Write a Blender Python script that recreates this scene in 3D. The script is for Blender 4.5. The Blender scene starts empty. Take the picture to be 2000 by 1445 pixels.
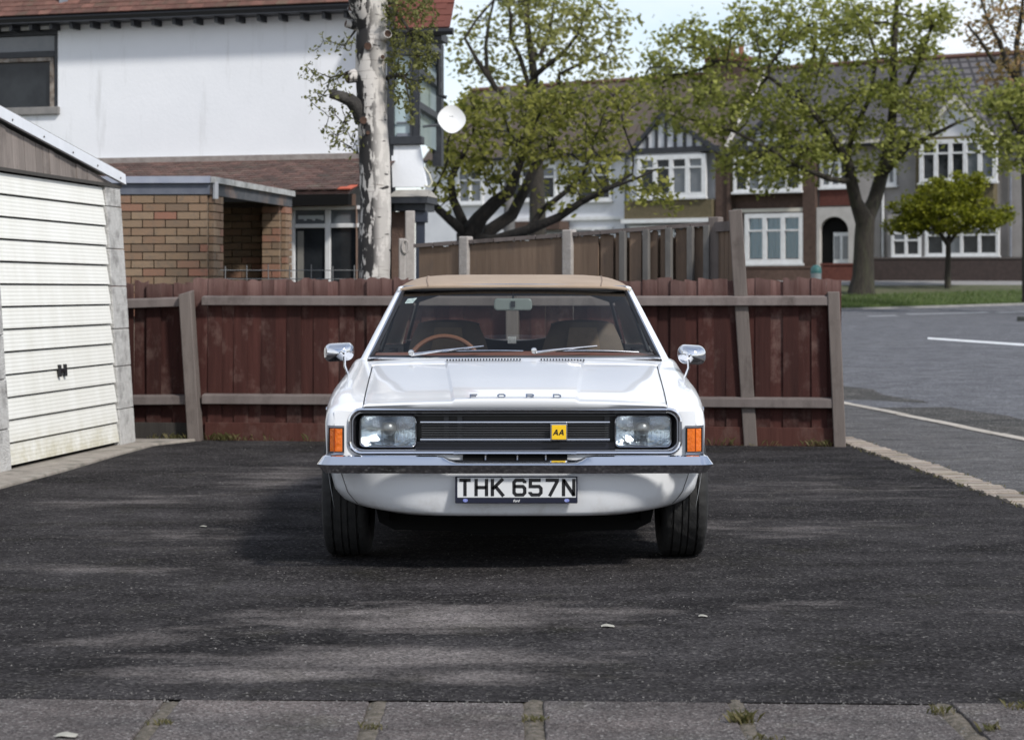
import bpy, bmesh, math, random
from mathutils import Vector, Matrix, kdtree, noise
random.seed(7)
R = math.radians
S = bpy.context.scene
COL = S.collection
# ------------------------------------------------------------------ camera, sky, sun, exposure
F = 3925.0                 # focal length in photo pixels (2000 wide), about 70 mm
CH = 1.25                  # camera height
HY = 566.0                 # eye-level line in the photo
cam = bpy.data.cameras.new('camera'); camo = bpy.data.objects.new('camera', cam); COL.objects.link(camo)
camo.location = (0, 0, CH); camo.rotation_euler = (R(90), 0, 0)
cam.sensor_width = 36; cam.lens = 36 * F / 2000; cam.shift_y = (HY - 722.5) / 2000
cam.clip_end = 3000; cam.clip_start = .1
cam.dof.use_dof = True; cam.dof.focus_distance = 9.0; cam.dof.aperture_fstop = 5.6
S.camera = camo
SUN_EL, SUN_AZ = 43.0, 40.0     # azimuth: degrees to the right of straight behind the camera
W = bpy.data.worlds.new('World'); S.world = W; W.use_nodes = True
wn, wl = W.node_tree.nodes, W.node_tree.links
wn.clear()
wo = wn.new('ShaderNodeOutputWorld'); bg = wn.new('ShaderNodeBackground')
sky = wn.new('ShaderNodeTexSky'); sky.sky_type = 'NISHITA'; sky.sun_disc = False
sky.sun_elevation = R(SUN_EL); sky.sun_rotation = R(180 - SUN_AZ)
sky.air_density = 1.0; sky.dust_density = .4; sky.ozone_density = 1.0
tc = wn.new('ShaderNodeTexCoord'); mp = wn.new('ShaderNodeMapping'); mp.inputs['Scale'].default_value = (1, 1, 2.2)
nz = wn.new('ShaderNodeTexNoise'); nz.inputs['Scale'].default_value = 2.3; nz.inputs['Detail'].default_value = 7; nz.inputs['Roughness'].default_value = .58
cr = wn.new('ShaderNodeValToRGB'); cr.color_ramp.elements[0].position = .26; cr.color_ramp.elements[1].position = .54
mxw = wn.new('ShaderNodeMixRGB'); mxw.inputs['Color2'].default_value = (6.7, 7.0, 7.45, 1)
wl.new(tc.outputs['Generated'], mp.inputs['Vector']); wl.new(mp.outputs[0], nz.inputs['Vector']); wl.new(nz.outputs['Fac'], cr.inputs[0])
sz = wn.new('ShaderNodeSeparateXYZ'); wl.new(tc.outputs['Generated'], sz.inputs[0])
cv = wn.new('ShaderNodeMapRange'); cv.inputs['From Min'].default_value = .22; cv.inputs['From Max'].default_value = .75; cv.inputs['To Min'].default_value = 1.0; cv.inputs['To Max'].default_value = .35   # thinner cover overhead, banked cloud low down
wl.new(sz.outputs['Z'], cv.inputs['Value']); mcv = wn.new('ShaderNodeMath'); mcv.operation = 'MULTIPLY'; wl.new(cr.outputs[0], mcv.inputs[0]); wl.new(cv.outputs[0], mcv.inputs[1])
wl.new(mcv.outputs[0], mxw.inputs['Fac']); wl.new(sky.outputs[0], mxw.inputs['Color1']); wl.new(mxw.outputs[0], bg.inputs['Color'])
bg.inputs['Strength'].default_value = .135
wl.new(bg.outputs[0], wo.inputs['Surface'])
sl = bpy.data.lights.new('sun', 'SUN'); slo = bpy.data.objects.new('sun', sl); COL.objects.link(slo)
sl.energy = 3.35; sl.angle = R(6.0); sl.color = (1.0, .965, .91)
sd = Vector((math.sin(R(SUN_AZ)) * math.cos(R(SUN_EL)), -math.cos(R(SUN_AZ)) * math.cos(R(SUN_EL)), math.sin(R(SUN_EL))))
slo.rotation_euler = sd.to_track_quat('Z', 'Y').to_euler(); slo.location = sd * 50
S.view_settings.view_transform = 'Standard'; S.view_settings.look = 'None'
S.view_settings.exposure = 0.2; S.view_settings.gamma = 1.0; S.view_settings.use_curve_mapping = False
S.render.engine = 'CYCLES'; S.cycles.use_denoising = True
S.cycles.max_bounces = 8; S.cycles.transparent_max_bounces = 12; S.cycles.caustics_reflective = False; S.cycles.caustics_refractive = False

# ------------------------------------------------------------------ helpers
def P(px, py, d):
    return Vector(((px - 1000) * d / F, d, CH - (py - HY) * d / F))
def X(px, d): return (px - 1000) * d / F
def Z(py, d): return CH - (py - HY) * d / F
def lerp(a, b, t): return a + (b - a) * t
def interp(tab, x):
    if x <= tab[0][0]: return tab[0][1]
    for (a, va), (b, vb) in zip(tab, tab[1:]):
        if x <= b: return va + (vb - va) * (x - a) / (b - a)
    return tab[-1][1]
def sstep(a, b, x):
    t = max(0, min(1, (x - a) / (b - a))); return t * t * (3 - 2 * t)
ORG = {}
class MB:
    def __init__(s): s.v = []; s.f = []
    def add(s, vs, fs):
        o = len(s.v); s.v += [Vector(v) for v in vs]; s.f += [tuple(i + o for i in f) for f in fs]; return s
    def box(s, c, size, m=None):
        hx, hy, hz = size[0] / 2, size[1] / 2, size[2] / 2
        vs = [Vector((x, y, z)) for z in (-hz, hz) for y in (-hy, hy) for x in (-hx, hx)]
        if m is not None: vs = [m @ v for v in vs]
        c = Vector(c)
        return s.add([v + c for v in vs], [(0, 2, 3, 1), (4, 5, 7, 6), (0, 1, 5, 4), (2, 6, 7, 3), (0, 4, 6, 2), (1, 3, 7, 5)])
    def bb(s, x0, x1, y0, y1, z0, z1): return s.box(((x0 + x1) / 2, (y0 + y1) / 2, (z0 + z1) / 2), (x1 - x0, y1 - y0, z1 - z0))
    def hexa(s, p8):   # bottom 4 (ccw), top 4
        return s.add(p8, [(0, 3, 2, 1), (4, 5, 6, 7), (0, 1, 5, 4), (1, 2, 6, 5), (2, 3, 7, 6), (3, 0, 4, 7)])
    def grid(s, rows, close=False, flip=False):
        n = len(rows[0]); vs = [p for r in rows for p in r]; fs = []
        for i in range(len(rows) - 1):
            for j in range(n if close else n - 1):
                k = (j + 1) % n
                q = (i * n + j, i * n + k, (i + 1) * n + k, (i + 1) * n + j)
                fs.append(q[::-1] if flip else q)
        return s.add(vs, fs)
    def tube(s, path, rad, n=8, cap=True, flat=None):
        path = [Vector(p) for p in path]; rows = []
        rad = rad if isinstance(rad, (list, tuple)) else [rad] * len(path)
        up = None
        for i, p in enumerate(path):
            t = (path[min(i + 1, len(path) - 1)] - path[max(i - 1, 0)]).normalized()
            if up is None: up = Vector((0, 0, 1)) if abs(t.z) < .9 else Vector((1, 0, 0))
            a = t.cross(up).normalized(); b = a.cross(t).normalized(); up = b
            fx, fy = flat if flat else (1, 1)
            rows.append([p + a * (rad[i] * fx * math.cos(2 * math.pi * k / n)) + b * (rad[i] * fy * math.sin(2 * math.pi * k / n)) for k in range(n)])
        o = len(s.v); s.grid(rows, close=True)
        if cap:
            s.f.append(tuple(o + k for k in range(n))[::-1]); e = o + (len(path) - 1) * n; s.f.append(tuple(e + k for k in range(n)))
        return s
    def ring(s, path, rad, n=8):   # closed tube
        path = [Vector(p) for p in path]; L = len(path); rows = []
        nor = Vector((0, 0, 0))
        for i in range(L): nor += path[i].cross(path[(i + 1) % L])
        nor.normalize()
        for i, p in enumerate(path):
            t = (path[(i + 1) % L] - path[i - 1]).normalized(); a = t.cross(nor).normalized()
            rows.append([p + a * (rad * math.cos(2 * math.pi * k / n)) + nor * (rad * math.sin(2 * math.pi * k / n)) for k in range(n)])
        rows.append(rows[0]); return s.grid(rows, close=True)
    def lathe(s, prof, org, axis='x', n=32, cap=False):
        rows = []; org = Vector(org)
        for r, h in prof:
            row = []
            for k in range(n):
                a = 2 * math.pi * k / n; c, q = r * math.cos(a), r * math.sin(a)
                row.append(org + (Vector((h, c, q)) if axis == 'x' else Vector((c, h, q)) if axis == 'y' else Vector((c, q, h))))
            rows.append(row)
        return s.grid(rows, close=True)
    def prism(s, poly, fn, d0, d1):    # poly of (a,b); fn(a,b,d) -> point
        n = len(poly)
        vs = [fn(a, b, d0) for a, b in poly] + [fn(a, b, d1) for a, b in poly]
        fs = [tuple(range(n))[::-1], tuple(range(n, 2 * n))] + [(i, (i + 1) % n, n + (i + 1) % n, n + i) for i in range(n)]
        return s.add(vs, fs)
    def build(s, name, mat, parent=None, smooth=False, recalc=True, bevel=0, weld=False, angle=40, subsurf=0):
        org = ORG.get(parent, Vector((0, 0, 0))) if parent is not None else Vector((0, 0, 0))
        me = bpy.data.meshes.new(name); me.from_pydata([tuple(v - org) for v in s.v], [], s.f)
        if recalc or weld:
            bm = bmesh.new(); bm.from_mesh(me)
            if weld: bmesh.ops.remove_doubles(bm, verts=bm.verts, dist=.0008)
            bmesh.ops.recalc_face_normals(bm, faces=bm.faces); bm.to_mesh(me); bm.free()
        o = bpy.data.objects.new(name, me); COL.objects.link(o)
        if mat is not None: me.materials.append(mat)
        if parent is not None: o.parent = parent
        ORG[o] = org
        if bevel:
            b = o.modifiers.new('b', 'BEVEL'); b.width = bevel; b.segments = 2; b.limit_method = 'ANGLE'
        if subsurf:
            b = o.modifiers.new('s', 'SUBSURF'); b.levels = subsurf; b.render_levels = subsurf
        if smooth:
            me.polygons.foreach_set('use_smooth', [True] * len(me.polygons))
            if angle < 180:
                try: me.set_sharp_from_angle(angle=R(angle))
                except Exception: pass
        return o
def tag(o, label=None, cat=None, group=None, kind=None):
    if label: o['label'] = label
    if cat: o['category'] = cat
    if group: o['group'] = group
    if kind: o['kind'] = kind
    return o
def thing(name, label, cat, loc=(0, 0, 0), group=None):
    o = bpy.data.objects.new(name, None); COL.objects.link(o); o.location = loc; o.empty_display_size = .2
    ORG[o] = Vector(loc); return tag(o, label, cat, group)
def inst(src, name, parent, loc, rot=(0, 0, 0), scale=(1, 1, 1)):     # piece sharing mesh data; loc in world
    o = bpy.data.objects.new(name, src); COL.objects.link(o); o.parent = parent
    o.location = Vector(loc) - ORG[parent]; o.rotation_euler = rot; o.scale = scale; ORG[o] = Vector(loc)
    return o
def mesh_of(mb, name, mat):
    me = bpy.data.meshes.new(name); me.from_pydata([tuple(v) for v in mb.v], [], mb.f); me.materials.append(mat)
    bm = bmesh.new(); bm.from_mesh(me); bmesh.ops.recalc_face_normals(bm, faces=bm.faces); bm.to_mesh(me); bm.free()
    return me
class Frame:     # upright wall plane: u along A->B, o out towards the viewer side, z up; lean tilts it back
    def __init__(s, A, B, lean=0.0):
        s.A = Vector((A[0], A[1], 0)); s.B = Vector((B[0], B[1], 0)); s.e = (s.B - s.A).normalized(); s.L = (s.B - s.A).length
        s.n = Vector((s.e.y, -s.e.x, 0)); s.lean = lean
        s.ang = math.atan2(s.e.y, s.e.x)
    def w(s, u, o, z): return s.A + s.e * u + s.n * (o - s.lean * z) + Vector((0, 0, z))
    def px(s, x, y, o=0):
        A = s.A + s.n * o; d = s.e; kx = (x - 1000) / F
        t = (A.x * d.y - A.y * d.x) / (kx * d.y - d.x)
        p = Vector((kx * t, t, 0)); return (p - A).dot(d), CH - (y - HY) * t / F
    def rect(s, x0, y0, x1, y1, o=0):
        xm = (x0 + x1) / 2
        return s.px(x0, HY, o)[0], s.px(x1, HY, o)[0], s.px(xm, y1, o)[1], s.px(xm, y0, o)[1]
    def box(s, mb, u0, u1, o0, o1, z0, z1):
        return mb.hexa([s.w(u0, o0, z0), s.w(u1, o0, z0), s.w(u1, o1, z0), s.w(u0, o1, z0), s.w(u0, o0, z1), s.w(u1, o0, z1), s.w(u1, o1, z1), s.w(u0, o1, z1)])
def wall_holes(mb, fr, u0, u1, z0, z1, holes, thick=.25, o=0):
    us = sorted({u0, u1} | {h[i] for h in holes for i in (0, 1) if u0 < h[i] < u1}); zs = sorted({z0, z1} | {h[i] for h in holes for i in (2, 3) if z0 < h[i] < z1})
    def hole(a, b): return any(h[0] < a < h[1] and h[2] < b < h[3] for h in holes)
    for a, b in zip(us, us[1:]):
        for c, d in zip(zs, zs[1:]):
            if not hole((a + b) / 2, (c + d) / 2):
                mb.add([fr.w(a, o, c), fr.w(b, o, c), fr.w(b, o, d), fr.w(a, o, d)], [(0, 1, 2, 3)])
    for h in holes:
        a, b, c, d = max(h[0], u0), min(h[1], u1), max(h[2], z0), min(h[3], z1); t = o - thick
        for (p, q) in (((a, c), (b, c)), ((b, c), (b, d)), ((b, d), (a, d)), ((a, d), (a, c))):
            mb.add([fr.w(p[0], o, p[1]), fr.w(q[0], o, q[1]), fr.w(q[0], t, q[1]), fr.w(p[0], t, p[1])], [(0, 1, 2, 3)])

# ------------------------------------------------------------------ materials
def NT(name):
    m = bpy.data.materials.new(name); m.use_nodes = True; n, l = m.node_tree.nodes, m.node_tree.links
    return m, n, l, n['Principled BSDF']
def N(n, t, **kw):
    x = n.new(t)
    for k, v in kw.items():
        if k in x.inputs: x.inputs[k].default_value = v
        else: setattr(x, k, v)
    return x
def c4(c): return (c[0], c[1], c[2], 1)
def mixc(n, l, fac, a, b, blend='MIX'):
    x = n.new('ShaderNodeMixRGB'); x.blend_type = blend
    for s, v in (('Fac', fac), ('Color1', a), ('Color2', b)):
        if hasattr(v, 'links'): l.new(v, x.inputs[s])
        elif s == 'Fac': x.inputs[s].default_value = v
        else: x.inputs[s].default_value = c4(v)
    return x.outputs[0]
def coords(n, l, stretch=(1, 1, 1), rnd=False, kind='Object'):
    t = n.new('ShaderNodeTexCoord'); m = n.new('ShaderNodeMapping'); m.inputs['Scale'].default_value = stretch
    l.new(t.outputs[kind], m.inputs['Vector'])
    if rnd:
        oi = n.new('ShaderNodeObjectInfo'); a = n.new('ShaderNodeVectorMath'); a.operation = 'SCALE'; a.inputs[0].default_value = (37, 53, 71)
        l.new(oi.outputs['Random'], a.inputs['Scale']); l.new(a.outputs[0], m.inputs['Location'])
    return m.outputs[0]
def nzr(n, l, vec, scale, detail=5, rough=.6, lo=.35, hi=.65):
    x = N(n, 'ShaderNodeTexNoise', Scale=scale, Detail=detail, Roughness=rough); l.new(vec, x.inputs['Vector'])
    r = n.new('ShaderNodeMapRange'); r.inputs['From Min'].default_value = lo; r.inputs['From Max'].default_value = hi
    l.new(x.outputs['Fac'], r.inputs['Value']); return r.outputs[0]
def bump(n, l, b, h, strength, dist=.01, normal=None):
    x = N(n, 'ShaderNodeBump', Strength=strength, Distance=dist); l.new(h, x.inputs['Height'])
    if normal is not None: l.new(normal, x.inputs['Normal'])
    l.new(x.outputs[0], b.inputs['Normal']); return x.outputs[0]
def M(name, c1, c2=None, scale=6, rough=.7, stretch=(1, 1, 1), bmp=0, bscale=40, bdist=.01, metal=0, coat=0, rnd=0, spec=.5, c3=None, s3=2, emis=None, lo=.35, hi=.65):
    m, n, l, b = NT(name)
    b.inputs['Roughness'].default_value = rough; b.inputs['Metallic'].default_value = metal; b.inputs['Coat Weight'].default_value = coat
    b.inputs['Specular IOR Level'].default_value = spec; b.inputs['Coat Roughness'].default_value = .04
    col = None
    if c2 is not None or bmp or rnd: v = coords(n, l, stretch, rnd=bool(rnd))
    if c2 is not None: col = mixc(n, l, nzr(n, l, v, scale, lo=lo, hi=hi), c1, c2)
    if c3 is not None: col = mixc(n, l, nzr(n, l, v, s3, lo=.5, hi=.72), col, c3)
    if rnd:
        oi = n.new('ShaderNodeObjectInfo'); mr = n.new('ShaderNodeMapRange'); l.new(oi.outputs['Random'], mr.inputs['Value'])
        mr.inputs['To Min'].default_value = 1 - rnd; mr.inputs['To Max'].default_value = 1 + rnd
        h = n.new('ShaderNodeHueSaturation'); l.new(mr.outputs[0], h.inputs['Value'])
        if col is not None: l.new(col, h.inputs['Color'])
        else: h.inputs['Color'].default_value = c4(c1)
        col = h.outputs[0]
    if col is not None: l.new(col, b.inputs['Base Color'])
    else: b.inputs['Base Color'].default_value = c4(c1)
    if bmp: bump(n, l, b, nzr(n, l, v, bscale, detail=6, lo=.2, hi=.8), bmp, bdist)
    return m
def glassM(name, tint, gl=.02, extra=.0, ior=1.5):
    m = bpy.data.materials.new(name); m.use_nodes = True; n, l = m.node_tree.nodes, m.node_tree.links; n.clear()
    o = n.new('ShaderNodeOutputMaterial'); mx = n.new('ShaderNodeMixShader'); t = N(n, 'ShaderNodeBsdfTransparent', Color=c4(tint))
    g = N(n, 'ShaderNodeBsdfGlossy', Roughness=gl); fr = N(n, 'ShaderNodeFresnel', IOR=ior)
    ad = n.new('ShaderNodeMath'); ad.operation = 'ADD'; ad.inputs[1].default_value = extra; l.new(fr.outputs[0], ad.inputs[0])
    l.new(ad.outputs[0], mx.inputs[0]); l.new(t.outputs[0], mx.inputs[1]); l.new(g.outputs[0], mx.inputs[2]); l.new(mx.outputs[0], o.inputs[0])
    return m
def leafM(name, c1, c2, trans=.52, rough=.55):
    m, n, l, b = NT(name); b.inputs['Roughness'].default_value = rough; b.inputs['Specular IOR Level'].default_value = .3
    g = n.new('ShaderNodeNewGeometry'); r = n.new('ShaderNodeValToRGB')
    r.color_ramp.elements[0].color = c4(c1); r.color_ramp.elements[1].color = c4(c2); l.new(g.outputs['Random Per Island'], r.inputs[0])
    l.new(r.outputs[0], b.inputs['Base Color']); t = n.new('ShaderNodeBsdfTranslucent'); l.new(r.outputs[0], t.inputs['Color'])
    mx = n.new('ShaderNodeMixShader'); mx.inputs[0].default_value = trans; l.new(b.outputs[0], mx.inputs[1]); l.new(t.outputs[0], mx.inputs[2])
    l.new(mx.outputs[0], n['Material Output'].inputs[0]); return m
def woodM(name, c1, c2, c3=None, rough=.8, rnd=.25, g=9, bmp=.5, top=None):   # upright grain
    m, n, l, b = NT(name); b.inputs['Roughness'].default_value = rough; b.inputs['Specular IOR Level'].default_value = .25
    v = coords(n, l, (g, g, .55), rnd=True); v2 = coords(n, l, (1.2, 1.2, .8), rnd=True)
    col = mixc(n, l, nzr(n, l, v, 2.2, 8, .65, .3, .7), c1, c2)
    if c3 is not None: col = mixc(n, l, nzr(n, l, v2, 3.2, 7, .7, .52, .75), col, c3)
    if top is not None:      # bleached, stain worn off towards the exposed board ends
        tcz = n.new('ShaderNodeTexCoord'); sz_ = n.new('ShaderNodeSeparateXYZ'); l.new(tcz.outputs['Object'], sz_.inputs[0]); mt_ = n.new('ShaderNodeMapRange'); l.new(sz_.outputs['Z'], mt_.inputs['Value'])
        mt_.inputs['From Min'].default_value = 1.12; mt_.inputs['From Max'].default_value = 1.34; mm = n.new('ShaderNodeMath'); mm.operation = 'MULTIPLY'; l.new(mt_.outputs[0], mm.inputs[0]); l.new(nzr(n, l, v, 1.4, 7, .7, .25, .6), mm.inputs[1])
        col = mixc(n, l, mm.outputs[0], col, top)
    oi = n.new('ShaderNodeObjectInfo'); mr = n.new('ShaderNodeMapRange'); l.new(oi.outputs['Random'], mr.inputs['Value'])
    mr.inputs['To Min'].default_value = 1 - rnd; mr.inputs['To Max'].default_value = 1 + rnd
    h = n.new('ShaderNodeHueSaturation'); l.new(mr.outputs[0], h.inputs['Value']); l.new(col, h.inputs['Color']); l.new(h.outputs[0], b.inputs['Base Color'])
    bump(n, l, b, nzr(n, l, v, 5, 8, .7, .2, .8), bmp, .006); return m

white_render = None
def make_mats():
    D = {}
    D['chrome'] = M('chrome', (.76, .77, .80), rough=.07, metal=1)
    D['chrome_worn'] = M('chrome_worn', (.70, .70, .72), (.55, .55, .56), 30, rough=.16, metal=1)
    D['black'] = M('black_trim', (.012, .012, .014), rough=.4)
    D['rubber'] = M('tyre_rubber', (.010, .010, .0105), (.020, .0195, .019), 14, rough=.75, bmp=.2, bscale=60)
    D['matt'] = M('dark_matt', (.008, .008, .008), rough=.95, spec=.1)
    D['glass'] = glassM('car_glass', (.84, .87, .86), ior=1.16)
    D['lens'] = glassM('lamp_lens', (.94, .97, .97), gl=.05, extra=.06)
    D['dark_pane'] = M('window_pane', (.012, .014, .017), (.026, .03, .034), 3, rough=.04, spec=.3)
    D['grey_pane'] = M('net_pane', (.10, .115, .13), (.14, .15, .165), 3, rough=.06, spec=.6)
    D['pale_pane'] = M('curtained_pane', (.36, .45, .47), (.44, .52, .53), 2, rough=.10, spec=.6)
    D['white_frame'] = M('white_frame', (.72, .73, .74), (.62, .62, .62), 5, rough=.45)
    D['black_wood'] = M('black_painted_wood', (.014, .016, .022), (.03, .032, .038), 6, rough=.5, bmp=.15)
    D['lead'] = M('lead_grey', (.14, .15, .18), (.20, .21, .24), 5, rough=.55)
    return D
MT = make_mats()
# ------------------------------------------------------------------ ground, forecourt, pavement, road
def G(y): return interp([(22, 0), (65, .62), (78, 1.6), (400, 1.9)], y)
def tarmac_mat(name, base, base2, stone, pale_patch=None, moss=None, patches=True, fine=95):
    m, n, l, b = NT(name); b.inputs['Roughness'].default_value = .95; b.inputs['Specular IOR Level'].default_value = .05
    v = coords(n, l)
    big = nzr(n, l, coords(n, l, (.55, 1.0, 1)), 1.1, 8, .68, .34, .74)
    col = mixc(n, l, big, base, base2)
    if pale_patch is not None:
        # paler patches at set spots, their edges broken up by noise
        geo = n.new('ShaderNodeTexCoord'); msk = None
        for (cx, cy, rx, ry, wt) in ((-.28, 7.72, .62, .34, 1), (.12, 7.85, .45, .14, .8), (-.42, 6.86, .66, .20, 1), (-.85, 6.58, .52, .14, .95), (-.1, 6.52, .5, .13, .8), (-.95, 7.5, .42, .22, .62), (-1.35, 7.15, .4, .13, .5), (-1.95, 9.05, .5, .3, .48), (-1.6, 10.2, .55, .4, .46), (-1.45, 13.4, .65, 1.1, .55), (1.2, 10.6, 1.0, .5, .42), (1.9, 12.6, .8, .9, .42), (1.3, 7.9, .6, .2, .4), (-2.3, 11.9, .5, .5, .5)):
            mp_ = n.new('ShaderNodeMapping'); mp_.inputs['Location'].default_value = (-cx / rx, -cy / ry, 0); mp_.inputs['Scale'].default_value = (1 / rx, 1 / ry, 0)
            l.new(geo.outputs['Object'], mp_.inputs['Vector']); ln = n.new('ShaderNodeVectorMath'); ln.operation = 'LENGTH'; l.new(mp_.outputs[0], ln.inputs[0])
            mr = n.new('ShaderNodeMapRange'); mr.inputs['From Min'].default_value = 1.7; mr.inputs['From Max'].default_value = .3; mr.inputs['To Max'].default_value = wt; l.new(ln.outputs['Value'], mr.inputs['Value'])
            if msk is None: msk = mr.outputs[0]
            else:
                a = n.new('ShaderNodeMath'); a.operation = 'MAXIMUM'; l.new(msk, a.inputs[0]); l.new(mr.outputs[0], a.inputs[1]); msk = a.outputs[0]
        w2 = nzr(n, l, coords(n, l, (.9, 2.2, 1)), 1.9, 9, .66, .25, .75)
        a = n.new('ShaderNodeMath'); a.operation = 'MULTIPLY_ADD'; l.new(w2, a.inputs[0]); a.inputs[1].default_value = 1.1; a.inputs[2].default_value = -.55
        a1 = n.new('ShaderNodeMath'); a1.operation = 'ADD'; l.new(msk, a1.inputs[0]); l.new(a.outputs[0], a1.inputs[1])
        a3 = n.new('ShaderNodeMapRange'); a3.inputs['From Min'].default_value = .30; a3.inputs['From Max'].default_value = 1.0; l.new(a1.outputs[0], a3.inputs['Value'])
        col = mixc(n, l, a3.outputs[0], col, pale_patch)
    if moss is not None:
        mm = n.new('ShaderNodeMath'); mm.operation = 'MULTIPLY'; mm.inputs[1].default_value = .5
        l.new(nzr(n, l, v, 2.1, 8, .7, .55, .72), mm.inputs[0]); col = mixc(n, l, mm.outputs[0], col, moss)
    # aggregate
    vo = N(n, 'ShaderNodeTexVoronoi', Scale=fine); l.new(v, vo.inputs['Vector'])
    sp = n.new('ShaderNodeSeparateColor'); l.new(vo.outputs['Color'], sp.inputs[0])
    g1 = n.new('ShaderNodeMapRange'); g1.inputs['From Min'].default_value = .80; g1.inputs['From Max'].default_value = 1.0; l.new(sp.outputs[0], g1.inputs['Value']); g1.inputs['From Min'].default_value = .84
    col = mixc(n, l, g1.outputs[0], col, stone)
    g2 = n.new('ShaderNodeMapRange'); g2.inputs['To Min'].default_value = .55; g2.inputs['To Max'].default_value = 1.4; l.new(sp.outputs[1], g2.inputs['Value'])
    fn = nzr(n, l, v, fine * 1.7, 3, .7, .2, .8); g3 = n.new('ShaderNodeMapRange'); g3.inputs['To Min'].default_value = .6; g3.inputs['To Max'].default_value = 1.35; l.new(fn, g3.inputs['Value'])
    mu0 = n.new('ShaderNodeMath'); mu0.operation = 'MULTIPLY'; l.new(g2.outputs[0], mu0.inputs[0]); l.new(g3.outputs[0], mu0.inputs[1])
    g4 = n.new('ShaderNodeMapRange'); g4.inputs['To Min'].default_value = .62; g4.inputs['To Max'].default_value = 1.38; l.new(nzr(n, l, coords(n, l, (.8, 1.2, 1)), 3.4, 7, .72, .3, .7), g4.inputs['Value'])
    mu = n.new('ShaderNodeMath'); mu.operation = 'MULTIPLY'; l.new(mu0.outputs[0], mu.inputs[0]); l.new(g4.outputs[0], mu.inputs[1])
    h = n.new('ShaderNodeHueSaturation'); l.new(mu.outputs[0], h.inputs['Value']); l.new(col, h.inputs['Color']); l.new(h.outputs[0], b.inputs['Base Color'])
    b1 = bump(n, l, b, vo.outputs['Distance'], .7, .006); bump(n, l, b, nzr(n, l, v, 9, 5, .6, .2, .8), .35, .03, b1)
    return m
tar = tarmac_mat('forecourt_tarmac', (.0135, .0126, .0132), (.058, .0535, .0545), (.095, .09, .086), pale_patch=(.142, .127, .122), moss=(.024, .023, .013))
pav_m = tarmac_mat('pavement_asphalt', (.088, .086, .088), (.12, .117, .118), (.22, .21, .20), moss=(.095, .09, .07), fine=120)
road_m = tarmac_mat('road_asphalt', (.108, .110, .122), (.14, .142, .153), (.23, .23, .23), fine=70)
gut_m = tarmac_mat('gutter_patch', (.05, .05, .05), (.09, .085, .08), (.26, .25, .23), fine=80)
slab_m = tarmac_mat('concrete_slab', (.080, .075, .075), (.138, .117, .111), (.22, .21, .20), moss=(.08, .078, .055), fine=130)
conc = M('old_concrete', (.24, .21, .18), (.32, .29, .25), 9, rough=.9, bmp=.6, bscale=60, c3=(.12, .11, .09), s3=5)
grass_m = M('mown_grass', (.06, .075, .030), (.10, .10, .052), 5, rough=.95, bmp=.6, bscale=30, bdist=.05, c3=(.115, .10, .065), s3=.5)
dirt_m = M('worn_soil', (.11, .10, .065), (.085, .095, .045), 1.2, rough=.95, bmp=.5, bscale=20)
far_pav = M('far_footway', (.20, .195, .19), (.25, .24, .235), 2, rough=.9)
kerb_m = M('kerb_concrete', (.36, .32, .28), (.46, .42, .36), 14, rough=.9, bmp=.4, bscale=70, rnd=.14, c3=(.26, .23, .19), s3=6)
edge_brick = M('edging_brick', (.27, .225, .19), (.34, .29, .245), 18, rough=.9, bmp=.5, bscale=80, rnd=.28, c3=(.20, .18, .13), s3=9)
soil_joint = M('joint_soil', (.075, .065, .045), (.19, .16, .13), 38, rough=1, bmp=1, bscale=90)
paint_line = M('road_paint', (.70, .71, .72), (.55, .56, .57), 6, rough=.7)
def sheet(name, mat, xs, ys, zf, kind='structure', wob=0):
    mb = MB(); mb.grid([[Vector((x, y, zf(x, y))) for x in (xs(y) if callable(xs) else xs)] for y in ys])
    o = mb.build(name, mat, smooth=True, recalc=False); o['kind'] = kind; return o
def rng(a, b, n): return [a + (b - a) * i / n for i in range(n + 1)]
sheet('ground', dirt_m, [-400, -60, 0, 60, 400], [-30, 0, 22, 30, 40, 50, 60, 65, 70, 78, 120, 400, 2000], lambda x, y: G(y) - .14)
def kx(y): return interp([(-5, 6.6), (13, 4.62), (16.6, 4.23), (21.9, 3.65), (30, 2.4), (40, -1.5), (46, -8), (50, -30)], y)   # back edge of near kerb
# far kerb line
def fk(x): return 65 + (x - 10.8) * .33 if x > -20 else 65 - 30.8 * .33
rd = MB(); rows = []
for i in range(31):
    t = i / 30; row = []
    for x in [-60, -40, -20, -8, 0, 6, 10, 14, 18, 22, 28, 40, 70]:
        y = lerp(-6, fk(min(x, 34)), t); row.append(Vector((x, y, G(y) - .035)))
    rows.append(row)
rd.grid(rows); o = rd.build('road', road_m, smooth=True, recalc=False); o['kind'] = 'structure'
# forecourt: gently uneven tarmac
def fz(x, y): return .006 * noise.noise((x * .9, y * .6, 0)) - .003
EY = lambda x: 6.12 - .0 * x - interp([(-3, -.08), (0, 0), (3, .09)], x)      # edge between tarmac and slabs
def strip_x(y): return interp([(-5, 3.75), (11.5, 2.93), (16.2, 2.70), (24, 2.3)], y)
fo = MB(); ys = rng(0, 1, 70); rows = []
for t in ys:
    row = []
    for s_ in rng(0, 1, 60):
        y = lerp(6.0, 17.2, t); xr = strip_x(y); x = lerp(-9, xr, s_)
        if t == 0: y = EY(x)
        if t == 0: y += .016 * noise.noise((x * 5, 0, 0)) + .008 * noise.noise((x * 21, 3, 0))
        row.append(Vector((x, y, fz(x, y) * min(1, (xr - x) * 3))))
    rows.append(row)
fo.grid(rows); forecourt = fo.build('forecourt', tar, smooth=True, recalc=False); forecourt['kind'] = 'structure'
sheet('yard', dirt_m, [-30, -9, 0, 2.2], [17.2, 20, 26, 34], lambda x, y: -.02 + max(0, y - 22) * .014)
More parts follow.
